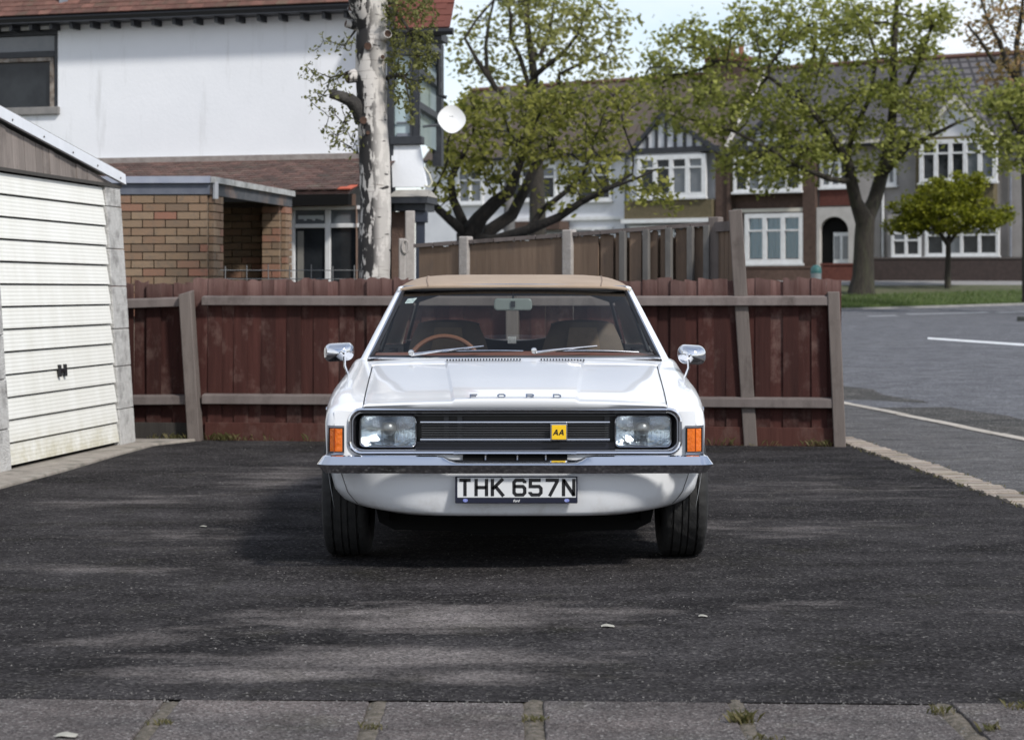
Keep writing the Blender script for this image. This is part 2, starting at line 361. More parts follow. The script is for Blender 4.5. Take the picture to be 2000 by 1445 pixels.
# paving slabs in front
slab_base = MB().bb(-4, 4, 2.5, 6.4, -.12, -.013).build('paving', soil_joint); slab_base['kind'] = 'structure'; ORG[slab_base] = Vector((0, 0, 0))
jx = [-3.45, -2.85, -2.25, -1.68, -1.03, -.40, .07, .68, 1.30, 1.92, 2.55, 3.2, 3.8]
for r_, (ya, yb) in enumerate(((5.40, None), (4.78, 5.38), (4.16, 4.76), (3.5, 4.14))):
    for a, b_ in zip(jx, jx[1:]):
        sh = random.uniform(-.012, .012) + (0.12 if r_ % 2 else 0); dz = random.uniform(-.004, .003); mb = MB()
        x0, x1 = a + .026 + sh, b_ - .024 + sh
        ye0, ye1 = (EY(x0) - .003, EY(x1) - .003) if yb is None else (yb, yb)
        mb.hexa([(x0, ya, -.05), (x1, ya, -.05), (x1, ye1, -.05), (x0, ye0, -.05), (x0, ya, dz), (x1, ya, dz), (x1, ye1, dz - .002), (x0, ye0, dz)])
        mb.build('paving_slab', slab_m, slab_base, bevel=.006)
for j in jx:
    rows = []
    for y in rng(3.6, 6.13, 90): rows.append([Vector((j + dx * (1 + .5 * noise.noise((y * 9, j * 7, dx))), y, -.014 + h * (.75 + .6 * noise.noise((y * 14, j * 5, 2))))) for dx, h in ((-.042, 0), (-.024, .010), (-.006, .015), (.014, .013), (.032, .008), (.045, 0))])
    MB().grid(rows).build('joint_filling', soil_joint, slab_base, smooth=True, recalc=False)
# brick edging strip between forecourt and pavement
edg = MB().add([(strip_x(y) + dx, y, -.012) for y in rng(-2, 17, 19) for dx in (-.004, .215)], [(2 * i, 2 * i + 1, 2 * i + 3, 2 * i + 2) for i in range(19)]).build('edging_bed', soil_joint, recalc=False)
edg.name = 'edging'; edg['kind'] = 'structure'; ORG[edg] = Vector((0, 0, 0))
bk = mesh_of(MB().bb(-.1, .1, -.034, .034, -.05, .012), 'brick', edge_brick)
y = 8.0
while y < 16.9:
    inst(bk, 'brick', edg, (strip_x(y) + .106 + random.uniform(-.006, .006), y, random.uniform(-.006, .006)), (random.uniform(-.03, .03), random.uniform(-.03, .03), random.uniform(-.05, .05) + .05), (random.uniform(.96, 1.03), random.uniform(1.02, 1.10), 1)); y += .078
# footway and its kerb
sheet('pavement', pav_m, lambda y: [lerp(strip_x(y) + .205, kx(y) + .01, t) for t in (0, .25, .5, .75, 1)], rng(-4, 36, 40), lambda x, y: G(y) - .006)
kerb = sheet('kerb', soil_joint, lambda y: [kx(y) - .01, kx(y) + .13], rng(-4, 36, 40), lambda x, y: G(y) - .035); ORG[kerb] = Vector((0, 0, 0))
kb = mesh_of(MB().bb(-.062, .062, -.447, .447, -.14, .004), 'kerbstone', kerb_m)
y = 8.0
while y < 36:
    a = math.atan2(-(kx(y + .3) - kx(y - .3)), .6)
    inst(kb, 'kerbstone', kerb, (kx(y) + .068, y, G(y) + random.uniform(-.004, .004)), (.014 if y > 22 else 0, 0, a)); y += .9 * math.cos(a) + .004
gu = MB(); rows = []
for y in rng(4, 36, 64):
    w_ = 1.05 + .35 * noise.noise((y * .9, 3, 0)) + .15 * noise.noise((y * 3, 3, 0)); rows.append([Vector((kx(y) + .132, y, G(y) - .030)), Vector((kx(y) + .132 + w_, y, G(y) - .0305))])
gu.grid(rows); o = gu.build('gutter', gut_m, recalc=False); o['kind'] = 'structure'
# painted lines on the road
lines = thing('road_marking', 'long white painted dash on the grey road at far right', 'road marking', (9.5, 41, G(41) - .03))
def rp(px, py):   # ray to road surface
    t = 10.0
    while t < 200 and CH - (py - HY) * t / F > G(t) - .031: t += .05
    return Vector((X(px, t), t, G(t) - .029))
a, b_ = rp(1812, 659), rp(2060, 675.5); a2, b2 = rp(1812, 662.5), rp(2060, 680)
MB().add([a, b_, b2, a2], [(0, 1, 2, 3)]).build('paint', paint_line, lines)
for i, (x0, x1, yy, lb) in enumerate(((1690, 1746, 617, 'short faded white dash on the road near the fence end post'), (1765, 1925, 613.2, 'long faded white dash on the road below the grass verge'), (1941, 2040, 610, 'faded white dash on the road at the right edge, below the verge'))):
    a, b_ = rp(x0, yy), rp(x1, yy - (x1 - x0) * .022); off = Vector((0, -.9, -.012))
    t_ = thing('road_marking', lb, 'road marking', a)
    MB().add([a, b_, b_ + off, a + off], [(0, 1, 2, 3)]).build('paint', M('faded_paint', (.30, .31, .33), (.22, .225, .24), 2, rough=.8), t_)
isl = P(1993, 626, 1); q = rp(1986, 627)
it = thing('traffic_island', 'low dark kerbed island in the road at the right edge', 'traffic island', q)
MB().prism([(0, 0), (.25, .55), (3, 1.3), (5, 1.1), (5, -.9), (.3, -.3)], lambda a, b, d: q + Vector((a, b, d)), -.05, .12).build('kerb_stone', M('dark_kerb', (.05, .055, .05), (.09, .09, .08), 4, rough=.9), it, bevel=.02)
# far kerb, verge, footway
fkx = rng(-25, 40, 40)
rows = [[Vector((x, fk(x) + dy, G(fk(x)) + dz)) for x in fkx] for dy, dz in ((-.02, -.12), (0, .03), (.14, .035), (.16, -.05))]
fkb = MB().grid(rows).build('far_kerb', M('far_kerb_stone', (.20, .195, .19), (.26, .25, .24), 3, rough=.9), recalc=False); fkb['kind'] = 'structure'
vr = [[Vector((x, y_, G(y_) - .02 + .04 * noise.noise((x * .5, y_ * .5, 1)))) for x in fkx] for t in rng(0, 1, 10) for y_ in [0]]
rows = []
for t in rng(0, 1, 12):
    rows.append([Vector((x, lerp(fk(x) + .15, 75.2 + (x - 10) * .05, t), G(lerp(fk(x) + .15, 75.2 + (x - 10) * .05, t)) + .01 + .05 * noise.noise((x * .5, t * 5, 1)))) for x in fkx])
o = MB().grid(rows).build('grass_verge', grass_m, smooth=True, recalc=False); o['kind'] = 'structure'
rows = [[Vector((x, lerp(75.2 + (x - 10) * .05, 78.6, t), G(lerp(75.2 + (x - 10) * .05, 78.6, t)) + .006)) for x in fkx] for t in (0, .5, 1)]
o = MB().grid(rows).build('far_footway', far_pav, recalc=False); o['kind'] = 'structure'
# ------------------------------------------------------------------ the car (x right, y back from the plate, z up)
C0 = Vector((.0135, 8.8, 0))
car = thing('parked_car', 'white vintage saloon car with tan vinyl roof parked nose-on on the dark tarmac', 'car', C0)
def Lc(x, y, z): return C0 + Vector((x, y, z))
def cz(py, y=0): return CH - (py - HY) * (8.8 + y) / F
def cx(px, y=0): return (px - 1000) * (8.8 + y) / F - C0.x
m_, n_, l_, b_p = NT('white_car_paint')
b_p.inputs['Base Color'].default_value = (.80, .815, .84, 1); b_p.inputs['Roughness'].default_value = .28; b_p.inputs['Coat Weight'].default_value = .8; b_p.inputs['Coat Roughness'].default_value = .05
v_ = coords(n_, l_)
dirt = nzr(n_, l_, v_, 5, 8, .7, .45, .8); sx_ = n_.new('ShaderNodeSeparateXYZ'); l_.new(v_, sx_.inputs[0])
mr_ = n_.new('ShaderNodeMapRange'); mr_.inputs['From Min'].default_value = .42; mr_.inputs['From Max'].default_value = .24; l_.new(sx_.outputs['Z'], mr_.inputs['Value'])
mu_ = n_.new('ShaderNodeMath'); mu_.operation = 'MULTIPLY'; l_.new(dirt, mu_.inputs[0]); l_.new(mr_.outputs[0], mu_.inputs[1])
l_.new(mixc(n_, l_, mu_.outputs[0], (.80, .815, .84), (.42, .38, .33)), b_p.inputs['Base Color'])
bump(n_, l_, b_p, nzr(n_, l_, v_, 2.2, 2, .4, .2, .8), .08, .02)
paint = m_
vinyl = M('tan_vinyl', (.32, .24, .175), (.37, .28, .205), 5, rough=.7, bmp=.35, bscale=260, bdist=.002)
orange = M('amber_lens', (.74, .165, .008), (.62, .12, .006), 30, rough=.15, coat=.7, bmp=.4, bscale=60)
trim_brown = M('brown_trim', (.16, .062, .042), (.20, .08, .055), 8, rough=.5)
seat_m = M('brown_seat', (.075, .052, .038), (.10, .07, .05), 10, rough=.7)
seat_tan = M('seat_centre', (.13, .09, .06), (.16, .11, .075), 40, rough=.8)
dark_int = M('dark_interior', (.02, .017, .016), rough=.8)
xs_t = [(.06, .795), (.07, .818), (.09, .832), (.13, .84), (.35, .856), (.7, .866), (1.2, .858), (1.5, .85), (2.2, .852), (3.0, .858), (3.4, .85), (3.9, .81), (4.05, .78), (4.12, .74)]
xt_t = [(.06, .672), (1.28, .716), (1.5, .765), (3.1, .765), (3.45, .70), (4.12, .66)]
zt_t = [(.06, .722), (.07, .738), (.1, .748), (.3, .776), (.7, .817), (1.1, .853), (1.3, .872), (1.5, .897), (2.2, .905), (3.1, .925), (3.5, .92), (3.95, .89), (4.12, .85)]
def zlow(y):
    z = interp([(0, .45), (.33, .45), (.345, .25), (3.7, .25), (4.12, .33)], y)
    for c in (.70, 3.28):
        if abs(y - c) < .352: z = max(z, .285 + math.sqrt(max(0, .37 ** 2 - (y - c) ** 2)))
    return z
def section(y, sgn):
    xs, xt, zt = interp(xs_t, y), interp(xt_t, y), interp(zt_t, y); zl = zlow(y); pts = []
    zs = min(zt - .055, interp([(.06, .655), (.5, .715), (1.2, .745), (3, .76), (4.12, .70)], y))
    for k in range(8):
        t = k / 7; z = lerp(zl, zs, t); tuck = .035 * max(0, (.5 - z) / .25) ** 1.6
        pts.append((xs - tuck + .004 * math.sin(math.pi * min(1, max(0, (z - .55) / .2))), z))
    n = 3.0; crest = .012 * sstep(.1, .5, y) * (1 - sstep(1.3, 1.6, y))
    for k in range(1, 11):
        a = k / 10 * math.pi / 2; c, s = math.cos(a) ** (2 / n), math.sin(a) ** (2 / n)
        pts.append((xt + (xs - xt) * c, zs + (zt - zs) * s + crest * math.sin(math.pi * min(1, k / 10) ** 2)))
    return [Lc(sgn * x, y, z) for x, z in pts]
def ylist(a, b, n): return [a + (b - a) * i / n for i in range(n + 1)]
arch = lambda c: [c + .3525 * math.sin(R(t)) for t in range(-90, 91, 9)]
front_y = [.06, .065, .07, .08, .09, .11, .13, .18, .25, .31] + arch(.70) + [1.12, 1.2, 1.28, 1.36, 1.425]
door_y = [1.431, 1.5, 1.65, 1.85, 2.1, 2.3, 2.5, 2.594]
rear_y = [2.60, 2.75, 2.9] + arch(3.28) + [3.7, 3.8, 3.9, 4.0, 4.05, 4.09, 4.12]
for s_ in (-1, 1):
    for nm, yy in (('front_wing', front_y), ('rear_wing', rear_y)): MB().grid([section(y, s_) for y in yy]).build(nm, paint, car, smooth=True, recalc=True, angle=35)
for s_ in (-1, 1):
    d = MB(); d.grid([section(y, s_) for y in door_y]); do = d.build('door', paint, car, smooth=True, angle=35)
    MB().tube([Lc(s_ * .868, 2.36, .78), Lc(s_ * .885, 2.38, .785), Lc(s_ * .885, 2.50, .785), Lc(s_ * .868, 2.52, .78)], .009).build('handle', MT['chrome'], do, smooth=True)
# front panel with rounded aperture for lamps and grille
def rrect(x0, x1, z0, z1, r, n=8):
    pts = []
    for (cx_, cz_, a0) in ((x1 - r, z1 - r, 0), (x0 + r, z1 - r, 90), (x0 + r, z0 + r, 180), (x1 - r, z0 + r, 270)):
        for k in range(n + 1):
            a = R(a0 + 90 * k / n); pts.append((cx_ + r * math.cos(a), cz_ + r * math.sin(a)))
    return pts
AP = rrect(-.728, .728, .531, .722, .052)
outer = []
for x, z in AP:
    dx, dz = x / .728, (z - .6265) / .0955
    m = max(abs(dx), abs(dz)); outer.append((dx / m * .797, .608 + dz / m * (.112 if dz > 0 else .108)))
fp = MB()
rows = [[Lc(x, .0605, z) for x, z in outer], [Lc(lerp(x, a, .85), .056, lerp(z, b, .85)) for (x, z), (a, b) in zip(outer, AP)], [Lc(x, .058, z) for x, z in AP], [Lc(x * .995, .12, .6265 + (z - .6265) * .97) for x, z in AP]]
fp.grid(rows, close=True).build('front_panel', paint, car, smooth=True, angle=50)
bz = MB(); bz.ring([Lc(x, .052, z) for x, z in AP], .0088, 8); bz.ring([Lc(x * .984, .062, .6265 + (z - .6265) * .89) for x, z in AP], .006, 6)
grille = MB().prism([(x * .99, .6265 + (z - .6265) * .95) for x, z in AP], lambda a, b, d: Lc(a, d, b), .135, .15).build('grille', MT['black'], car)
bz.build('surround', MT['chrome'], grille, smooth=True)
sid = MB(); sid.grid([[Lc(x * .985, .066, .6265 + (z - .6265) * .93) for x, z in AP], [Lc(x * .93, .12, .6265 + (z - .6265) * .83) for x, z in AP]], close=True); sid.build('surround_inner_panel', MT['black'], grille, smooth=True)  # black inner wall sloping back from the chrome surround
gx = .418
for z in (cz(825, .05), cz(859, .05)):
    MB().tube([Lc(-gx, .068, z), Lc(gx, .068, z)], .0062, 10).build('grille_bar', MT['chrome'], grille, smooth=True)
for k in range(6):
    z = cz(831.5 + k * 4.6, .05); MB().box(Lc(0, .088, z), (2 * gx - .01, .02, .0028)).build('grille_bar', M('grille_grey', (.06, .062, .068), rough=.35) if k == 0 else bpy.data.materials['grille_grey'], grille)
for z, h in ((cz(812, .05), .004), (cz(806, .05), .003)): MB().box(Lc(0, .09, z), (2 * gx + .06, .02, h)).build('grille_bar', bpy.data.materials['grille_grey'], grille)
MB().box(Lc(0, .10, cz(872, .05)), (2 * gx + .05, .02, .034)).build('grille_panel', M('grille_navy', (.012, .014, .022), rough=.35), grille)
for xx in (cx(897), cx(1188), cx(870)): MB().box(Lc(xx, .112, .64), (.022, .01, .12)).build('grille_brace', M('brace_grey', (.05, .052, .058), rough=.5), grille)
# yellow badge
bc = Lc(cx(1091.5, .05), .05, cz(844, .05)); bdg = MB().box(bc, (.076, .008, .074)).build('badge', MT['chrome'], car, bevel=.003)
MB().box(bc + Vector((0, -.0055, 0)), (.064, .004, .064)).build('badge_plate', M('badge_yellow', (.80, .50, .012), rough=.3), bdg, bevel=.003)
def stroke(mb, pts, w, fn, d0, d1, closed=False):
    pts = [Vector((a, b)) for a, b in pts]; n = len(pts); L_, R_ = [], []
    for i, p in enumerate(pts):
        if closed: a, b = pts[i - 1], pts[(i + 1) % n]
        else: a, b = pts[max(i - 1, 0)], pts[min(i + 1, n - 1)]
        d_1 = (p - a).normalized() if (p - a).length > 1e-9 else (b - p).normalized(); d_2 = (b - p).normalized() if (b - p).length > 1e-9 else d_1
        t = (d_1 + d_2).normalized() if (d_1 + d_2).length > 1e-6 else d_1; nn = Vector((-t.y, t.x)); c = max(.38, nn.dot(Vector((-d_1.y, d_1.x))))
        L_.append(p + nn * (w / 2 / c)); R_.append(p - nn * (w / 2 / c))
    for i in range(n if closed else n - 1):
        j = (i + 1) % n; mb.prism([tuple(L_[i]), tuple(R_[i]), tuple(R_[j]), tuple(L_[j])], fn, d0, d1)
def ch(w, r=.16): return [(r * .75, 1), (0, 1 - r), (0, r), (r * .75, 0), (w - r * .75, 0), (w, r), (w, 1 - r), (w - r * .75, 1)]
GL = {'T': lambda w: [([(-.02, 1), (w + .02, 1)], 0), ([(w / 2, 1), (w / 2, -.09)], 0)],
 'H': lambda w: [([(0, 1.09), (0, -.09)], 0), ([(w, 1.09), (w, -.09)], 0), ([(0, .5), (w, .5)], 0)],
 'K': lambda w: [([(0, 1.09), (0, -.09)], 0), ([(w + .02, 1.09), (.0, .38)], 0), ([(w * .30, .58), (w + .06, -.09)], 0)],
 '6': lambda w: [([(w, .80), (w, .88), (w - .13, 1), (.13, 1), (0, .86), (0, .14), (.13, 0), (w - .13, 0), (w, .14), (w, .44), (w - .13, .57), (0, .57)], 0)],
 '5': lambda w: [([(w - .02, 1), (.03, 1), (.02, .57), (w - .13, .57), (w, .44), (w, .14), (w - .13, 0), (.13, 0), (0, .15), (0, .2)], 0)],
 '7': lambda w: [([(-.06, 1), (w, 1), (w, .92), (w * .28, -.09)], 0)],
 'N': lambda w: [([(0, -.09), (0, 1.09)], 0), ([(0, 1.03), (w, -.03)], 0), ([(w, -.09), (w, 1.09)], 0)],
 'F': lambda w: [([(0, -.09), (0, 1), (w, 1)], 0), ([(0, .48), (w * .85, .48)], 0)],
 'O': lambda w: [(ch(w, .28), 1)],
 'R': lambda w: [([(0, -.09), (0, 1), (w - .2, 1), (w, .8), (w, .62), (w - .2, .42), (0, .42)], 0), ([(w * .45, .42), (w, -.09)], 0)],
 'D': lambda w: [([(0, 0), (0, 1), (w - .3, 1), (w, .72), (w, .28), (w - .3, 0)], 1)],
 'A': lambda w: [([(-.05, -.09), (w * .5, 1), (w * .62, 1), (w + .05, -.09)], 0), ([(w * .15, .3), (w * .95, .3)], 0)],
 'A2': lambda w: [([(-.05, -.05), (w * .55, 1), (w + .05, -.09)], 0), ([(w * .2, .0), (w, .0)], 0)]}
def letter(chr_, x0, z0, w, h, t, y, mat, parent, name, slant=0, d=.003):
    mb = MB(); sc = h - t
    for pts, cl in GL[chr_]((w - t) / sc): stroke(mb, pts, t / sc, lambda a, b, dd: Lc(x0 + t / 2 + a * sc + slant * b * sc, dd, z0 + t / 2 + b * sc), y, y - d, bool(cl))
    return mb.build(name, mat, parent, recalc=True)
ink = M('black_ink', (.008, .008, .01), rough=.35)
for i, c in enumerate(('A', 'A')): letter(c, bc.x - C0.x - .026 + i * .025, .6265 + .0, .022, .026, .0055, .0435, ink, bdg, 'badge_letter', slant=.18, d=.002)
for o in bdg.children:
    if o.name.startswith('badge_letter'): o.location.z += bc.z - .6395
# headlights
for s_, pxc in ((-1, 758), (1, 1256)):
    c = Lc(cx(pxc, .06), .06, cz(842, .06)); w, h = .127, .072
    hl = thing('headlight', None, None, c); hl.parent = car; hl.location = c - ORG[car]
    RR = rrect(-w, w, -h, h, .024, 6)
    MB().grid([[c + Vector((x, .03, z)) for x, z in RR], [c + Vector((x, 0, z)) for x, z in RR], [c + Vector((x * .955, -.006, z * .93)) for x, z in RR], [c + Vector((x * .93, .006, z * .89)) for x, z in RR]], close=True).build('rim', MT['chrome'], hl, smooth=True, angle=60)
    ref = MB(); rows = []
    for j in range(9):
        row = []
        for i in range(15):
            a, b_ = i / 7 - 1, j / 4 - 1; x, z = a * w * .94, b_ * h * .9
            dpt = .012 + .055 * (1 - min(1, (abs(a) ** 2.2 * .75 + abs(b_) ** 2.2 * .55)))
            row.append(c + Vector((x, dpt, z)))
        rows.append(row)
    ref.grid(rows).build('reflector', M('lamp_reflector', (.80, .84, .88), (.62, .68, .74), 30, rough=.10, metal=1, bmp=.35, bscale=25) if s_ < 0 else bpy.data.materials['lamp_reflector'], hl, smooth=True, angle=180)
    mb = MB(); mb.lathe([(.001, -.018), (.014, -.016), (.025, -.008), (.031, .004), (.033, .03)], c + Vector((0, .03, .010)), 'y', 20); mb.build('bulb_shield', M('shield_grey', (.22, .22, .22), rough=.35, metal=.7) if s_ < 0 else bpy.data.materials['shield_grey'], hl, smooth=True)
    mb = MB(); rows = []
    for j in range(7):
        rows.append([c + Vector(((i / 8 - 1) * w * .945, .004 - .014 * (1 - (i / 8 - 1) ** 2) * (1 - (j / 3 - 1) ** 2), (j / 3 - 1) * h * .91)) for i in range(17)])
    mb.grid(rows).build('lens', MT['lens'], hl, smooth=True, angle=180)
    for k in range(-5, 6): MB().box(c + Vector((k * w * .15, -.004 + .010 * (k / 6) ** 2, -.018 if abs(k) > 2 else -.03)), (.0022, .002, .07 if abs(k) > 2 else .05)).build('lens_rib', MT['lens'], hl)
# indicators
for s_, p0, p1 in ((-1, 637, 673), (1, 1338, 1377)):
    x0, x1 = cx(p0, .07), cx(p1, .07); z0, z1 = cz(885, .07), cz(831, .07); xo = x0 if s_ < 0 else x1; xi = x1 if s_ < 0 else x0
    q = lambda x: .045 + .045 * max(0, (abs(x) - .775) / .06) ** 2
    def plate(mb, ax, bx, a, b, off, th):
        rows = []
        for k in range(9):
            x = lerp(ax, bx, k / 8); rows.append([Lc(x, q(x) + off, a), Lc(x, q(x) + off, b)])
        rows2 = [[r[0] + Vector((0, th, 0)), r[1] + Vector((0, th, 0))] for r in rows]
        mb.grid(rows); mb.grid([[r[0] for r in rows], [r[0] for r in rows2]]); mb.grid([[r[1] for r in rows], [r[1] for r in rows2]])
        mb.grid([rows[0], rows2[0]]); mb.grid([rows[-1], rows2[-1]])
    ind = MB(); plate(ind, xi, xo * .992, z0, z1, -.006, .03); ind = ind.build('indicator', MT['black'], car)
    e = .0075; tr = MB(); plate(tr, xi, xo * .994, z0 - .002, z0 + e, -.012, .012); plate(tr, xi, xo * .994, z1 - e, z1 + .002, -.012, .012)
    plate(tr, xo * .994 - s_ * e, xo * .994, z0, z1, -.012, .012); tr.build('trim', MT['chrome'], ind)
    ln = MB(); plate(ln, xi + s_ * .007, xo * .978, z0 + .011, z1 - .011, -.014, .010); ln.build('lens', orange, ind, smooth=True, angle=50)
    mb = MB(); plate(mb, (xi + xo) / 2 - .0015, (xi + xo) / 2 + .0015, z0 + .008, z1 - .008, -.018, .004); mb.build('lens_rib', M('amber_dark', (.35, .05, .005), rough=.2), ind)
# bonnet
def hood_z(x, y):
    xt = interp(xt_t, y); zt = interp(zt_t, max(y, .10)); a = abs(x) / xt; xc = lerp(.272, .345, (y - .05) / 1.25)
    return zt + .014 * (1 - a * a) + .010 * (1 - sstep(xc - .009, xc + .009, abs(x))) * sstep(-.05, .05, y)
hb = MB(); rows = []
hys = [(.060, 1), (.050, 2), (.036, -.010), (.038, -.003), (.05, 0), (.08, 0), (.12, 0)] + [(y, 0) for y in ylist(.2, 1.27, 16)]
for y, dz in hys:
    xt = interp(xt_t, y) - .005; row = []
    xcs = lerp(.272, .345, (y - .05) / 1.25)
    us = [-1, -.985, -.95, -.85, -.72, -.6] + [(-xcs - .010) / xt, (-xcs - .004) / xt, (-xcs + .004) / xt, (-xcs + .010) / xt] + [-.28, -.14, 0]
    us = us + [-u for u in us[-2::-1]]
    for u in us:
        x = u * xt; row.append(Lc(x, y - .012 * (1 - u * u), (.7215 + (.004 if dz == 2 else 0) if dz > .5 else hood_z(x, y) + dz) - (.004 if abs(u) > .99 and dz < .5 else 0)))
    rows.append(row)
hb.grid(rows); bonnet = hb.build('bonnet', paint, car, smooth=True, angle=50)
hg = MB()
for s_ in (-1, 1): hg.grid([[Lc(s_ * (interp(xt_t, y) - .012), y, interp(zt_t, y) - .006), Lc(s_ * (interp(xt_t, y) + .004), y, interp(zt_t, y) - .005)] for y in ylist(.07, 1.28, 20)])
hg.grid([[Lc(x, .07, .700), Lc(x, .04, .722)] for x in ylist(-.68, .68, 10)])
hg.build('bonnet_seal', MT['black'], car)
for i, (c, p) in enumerate(zip('FORD', (917, 971, 1027, 1080))):
    y = .045; x0 = cx(p, y); mb_l = letter(c, 0, 0, .037, .034, .0068, 0, MT['chrome_worn'], bonnet, 'bonnet_letter', d=.004)
    # lay the letter onto the sloping nose of the bonnet
    me = mb_l.data
    for v in me.vertices:
        w_ = v.co + ORG[bonnet] - C0; yy = y + .022 + w_.z * .55; xx = x0 + w_.x
        v.co = Lc(xx, yy, hood_z(xx, y + .03) + w_.z * .46 - w_.y * .8) - ORG[bonnet]
# cowl, vents
cw = MB(); rows = []
for y, dz in ((1.285, -.02), (1.29, -.004), (1.33, .004), (1.40, .014), (1.47, .02), (1.53, .02)):
    row = []
    for u in ylist(-1, 1, 16):
        xt = interp(xt_t, y) + .002; x = u * xt; zt = interp(zt_t, 1.30); row.append(Lc(x, y - .055 * (1 - u * u), zt + dz * (1 - .35 * u ** 4) + .016 * (1 - u * u)))
    rows.append(row)
cw.grid(rows); cowl = cw.build('cowl', paint, car, smooth=True, angle=60)
vs = MB()
for k in range(46):
    px = 874 + k * 5.9
    if 1018 < px < 1052: continue
    x = cx(px, 1.33); u = x / .73; vs.box(Lc(x, 1.335 - .055 * (1 - u * u), .8905 + .016 * (1 - u * u) - .0055), (.0075, .03, .008))
vs.build('cowl_vent', MT['black'], cowl)
# windscreen
def wsp(u, v, off=0):
    hw = lerp(.735, .592, v); x = u * hw; return Lc(x, lerp(1.50, 1.96, v) - lerp(.085, .06, v) * (1 - u * u) - off, lerp(.902, 1.248, v) + lerp(0, .010, v) * (1 - u * u) + off * .5)
MB().grid([[wsp(u, v) for u in ylist(-1, 1, 14)] for v in ylist(0, 1, 6)]).build('windscreen', MT['glass'], car, smooth=True, angle=180)
per = [(u, 0) for u in ylist(-1, 1, 14)] + [(1, v) for v in ylist(.1, .9, 8)] + [(u, 1) for u in ylist(1, -1, 14)] + [(-1, v) for v in ylist(.9, .1, 8)]
gs = MB().ring([wsp(u, v, .003) for u, v in per], .013, 8).build('windscreen_seal', MT['black'], car, smooth=True)
MB().ring([wsp(u * 1.012, lerp(-.025, 1.03, v), .014) for u, v in per], .0062, 6).build('windscreen_trim', MT['chrome'], gs, smooth=True)
for s_ in (-1, 1):
    mb = MB(); rows = []
    for v in ylist(-.08, 1.05, 8):
        hw = lerp(.735, .592, v); y = lerp(1.50, 1.96, v); z = lerp(.902, 1.248, v)
        rows.append([Lc(s_ * (hw + a), y + b_, z + c) for a, b_, c in ((.012, -.008, .004), (.026, -.004, .004), (.040 + .012 * (1 - v), .012, 0), (.036 + .01 * (1 - v), .06, -.012), (.01, .06, -.012))])
    mb.grid(rows).build('windscreen_pillar', paint, car, smooth=True, angle=70)
# roof with vinyl cover
xe_t = [(1.93, .612), (2.1, .632), (2.5, .648), (3.0, .63), (3.22, .60)]; ze_t = [(1.93, 1.254), (2.2, 1.256), (2.8, 1.235), (3.22, 1.195)]; zc_t = [(1.93, 1.272), (1.99, 1.288), (2.1, 1.303), (2.35, 1.330), (2.6, 1.338), (2.9, 1.325), (3.1, 1.288), (3.22, 1.235)]
def roof_z(u, y): return interp(ze_t, y) + (interp(zc_t, y) - interp(ze_t, y)) * (1 - abs(u) ** 7) ** .8
rf = MB(); ry = [1.93, 1.945, 1.97, 2.0, 2.05, 2.12, 2.2, 2.35, 2.5, 2.65, 2.8, 2.95, 3.05, 3.13, 3.19, 3.22]
us = [-1, -.99, -.97, -.94, -.9, -.85, -.8, -.76, -.74, -.6, -.4, -.2, 0]; us = us + [-u for u in us[-2::-1]]
rows = [[Lc(u * interp(xe_t, y), y - .055 * (1 - u * u) * (1 - sstep(1.93, 2.3, y)), roof_z(u, y)) for u in us] for y in ry]
rf.grid([[p + Vector((0, .012, -.014)) for p in rows[0]]] + rows); roof = rf.build('roof', vinyl, car, smooth=True, angle=180)
for s_ in (-1, 1):
    MB().tube([Lc(s_ * .752 * interp(xe_t, y), y - .055 * (1 - .752 ** 2) * (1 - sstep(1.93, 2.3, y)), roof_z(.752, y) + .0005) for y in ry[:-1]], .0035, 5).build('roof_seam', M('vinyl_seam', (.22, .16, .12), rough=.7), roof, smooth=True)
    MB().tube([Lc(s_ * (interp(xe_t, y) + .004), y, interp(ze_t, y) - .004) for y in ry], .008, 6).build('roof_gutter', MT['chrome'], roof, smooth=True)
# rear pillars, rear screen, side glass, boot
def qd(mb, p): mb.add([Lc(*a) for a in p], [(0, 1, 2, 3)])
for s_ in (-1, 1):
    mb = MB(); mb.grid([[Lc(s_ * x, y, z) for x, y, z in r] for r in (((.632, 2.86, 1.24), (.618, 3.05, 1.235), (.588, 3.215, 1.205)), ((.695, 2.93, 1.08), (.69, 3.2, 1.08), (.645, 3.42, 1.06)), ((.765, 2.98, .93), (.755, 3.35, .925), (.69, 3.64, .915)))]); mb.build('rear_pillar', vinyl, car, smooth=True)
    mb = MB(); qd(mb, [(s_ * .755, 1.62, .915), (s_ * .757, 2.56, .915), (s_ * .637, 2.50, 1.232), (s_ * .62, 2.07, 1.232)]); mb.build('side_window', MT['glass'], car)
    mb = MB(); qd(mb, [(s_ * .757, 2.62, .915), (s_ * .757, 2.98, .925), (s_ * .632, 2.85, 1.232), (s_ * .637, 2.56, 1.232)]); mb.build('side_window', MT['glass'], car)
    MB().tube([Lc(s_ * .758, 2.59, .90), Lc(s_ * .638, 2.53, 1.235)], .025, 6, flat=(1, .6)).build('door_pillar', MT['black'], car)
rw = lambda u, v: Lc(u * lerp(.66, .565, v), lerp(3.60, 3.20, v) + .05 * (1 - u * u), lerp(.93, 1.225, v))
MB().grid([[rw(u, v) for u in ylist(-1, 1, 8)] for v in ylist(0, 1, 4)]).build('rear_window', MT['glass'], car, smooth=True)
MB().ring([rw(u, v) for u, v in [(u, 0) for u in ylist(-1, 1, 8)] + [(u, 1) for u in ylist(1, -1, 8)]], .012, 6).build('rear_window_seal', MT['black'], car, smooth=True)
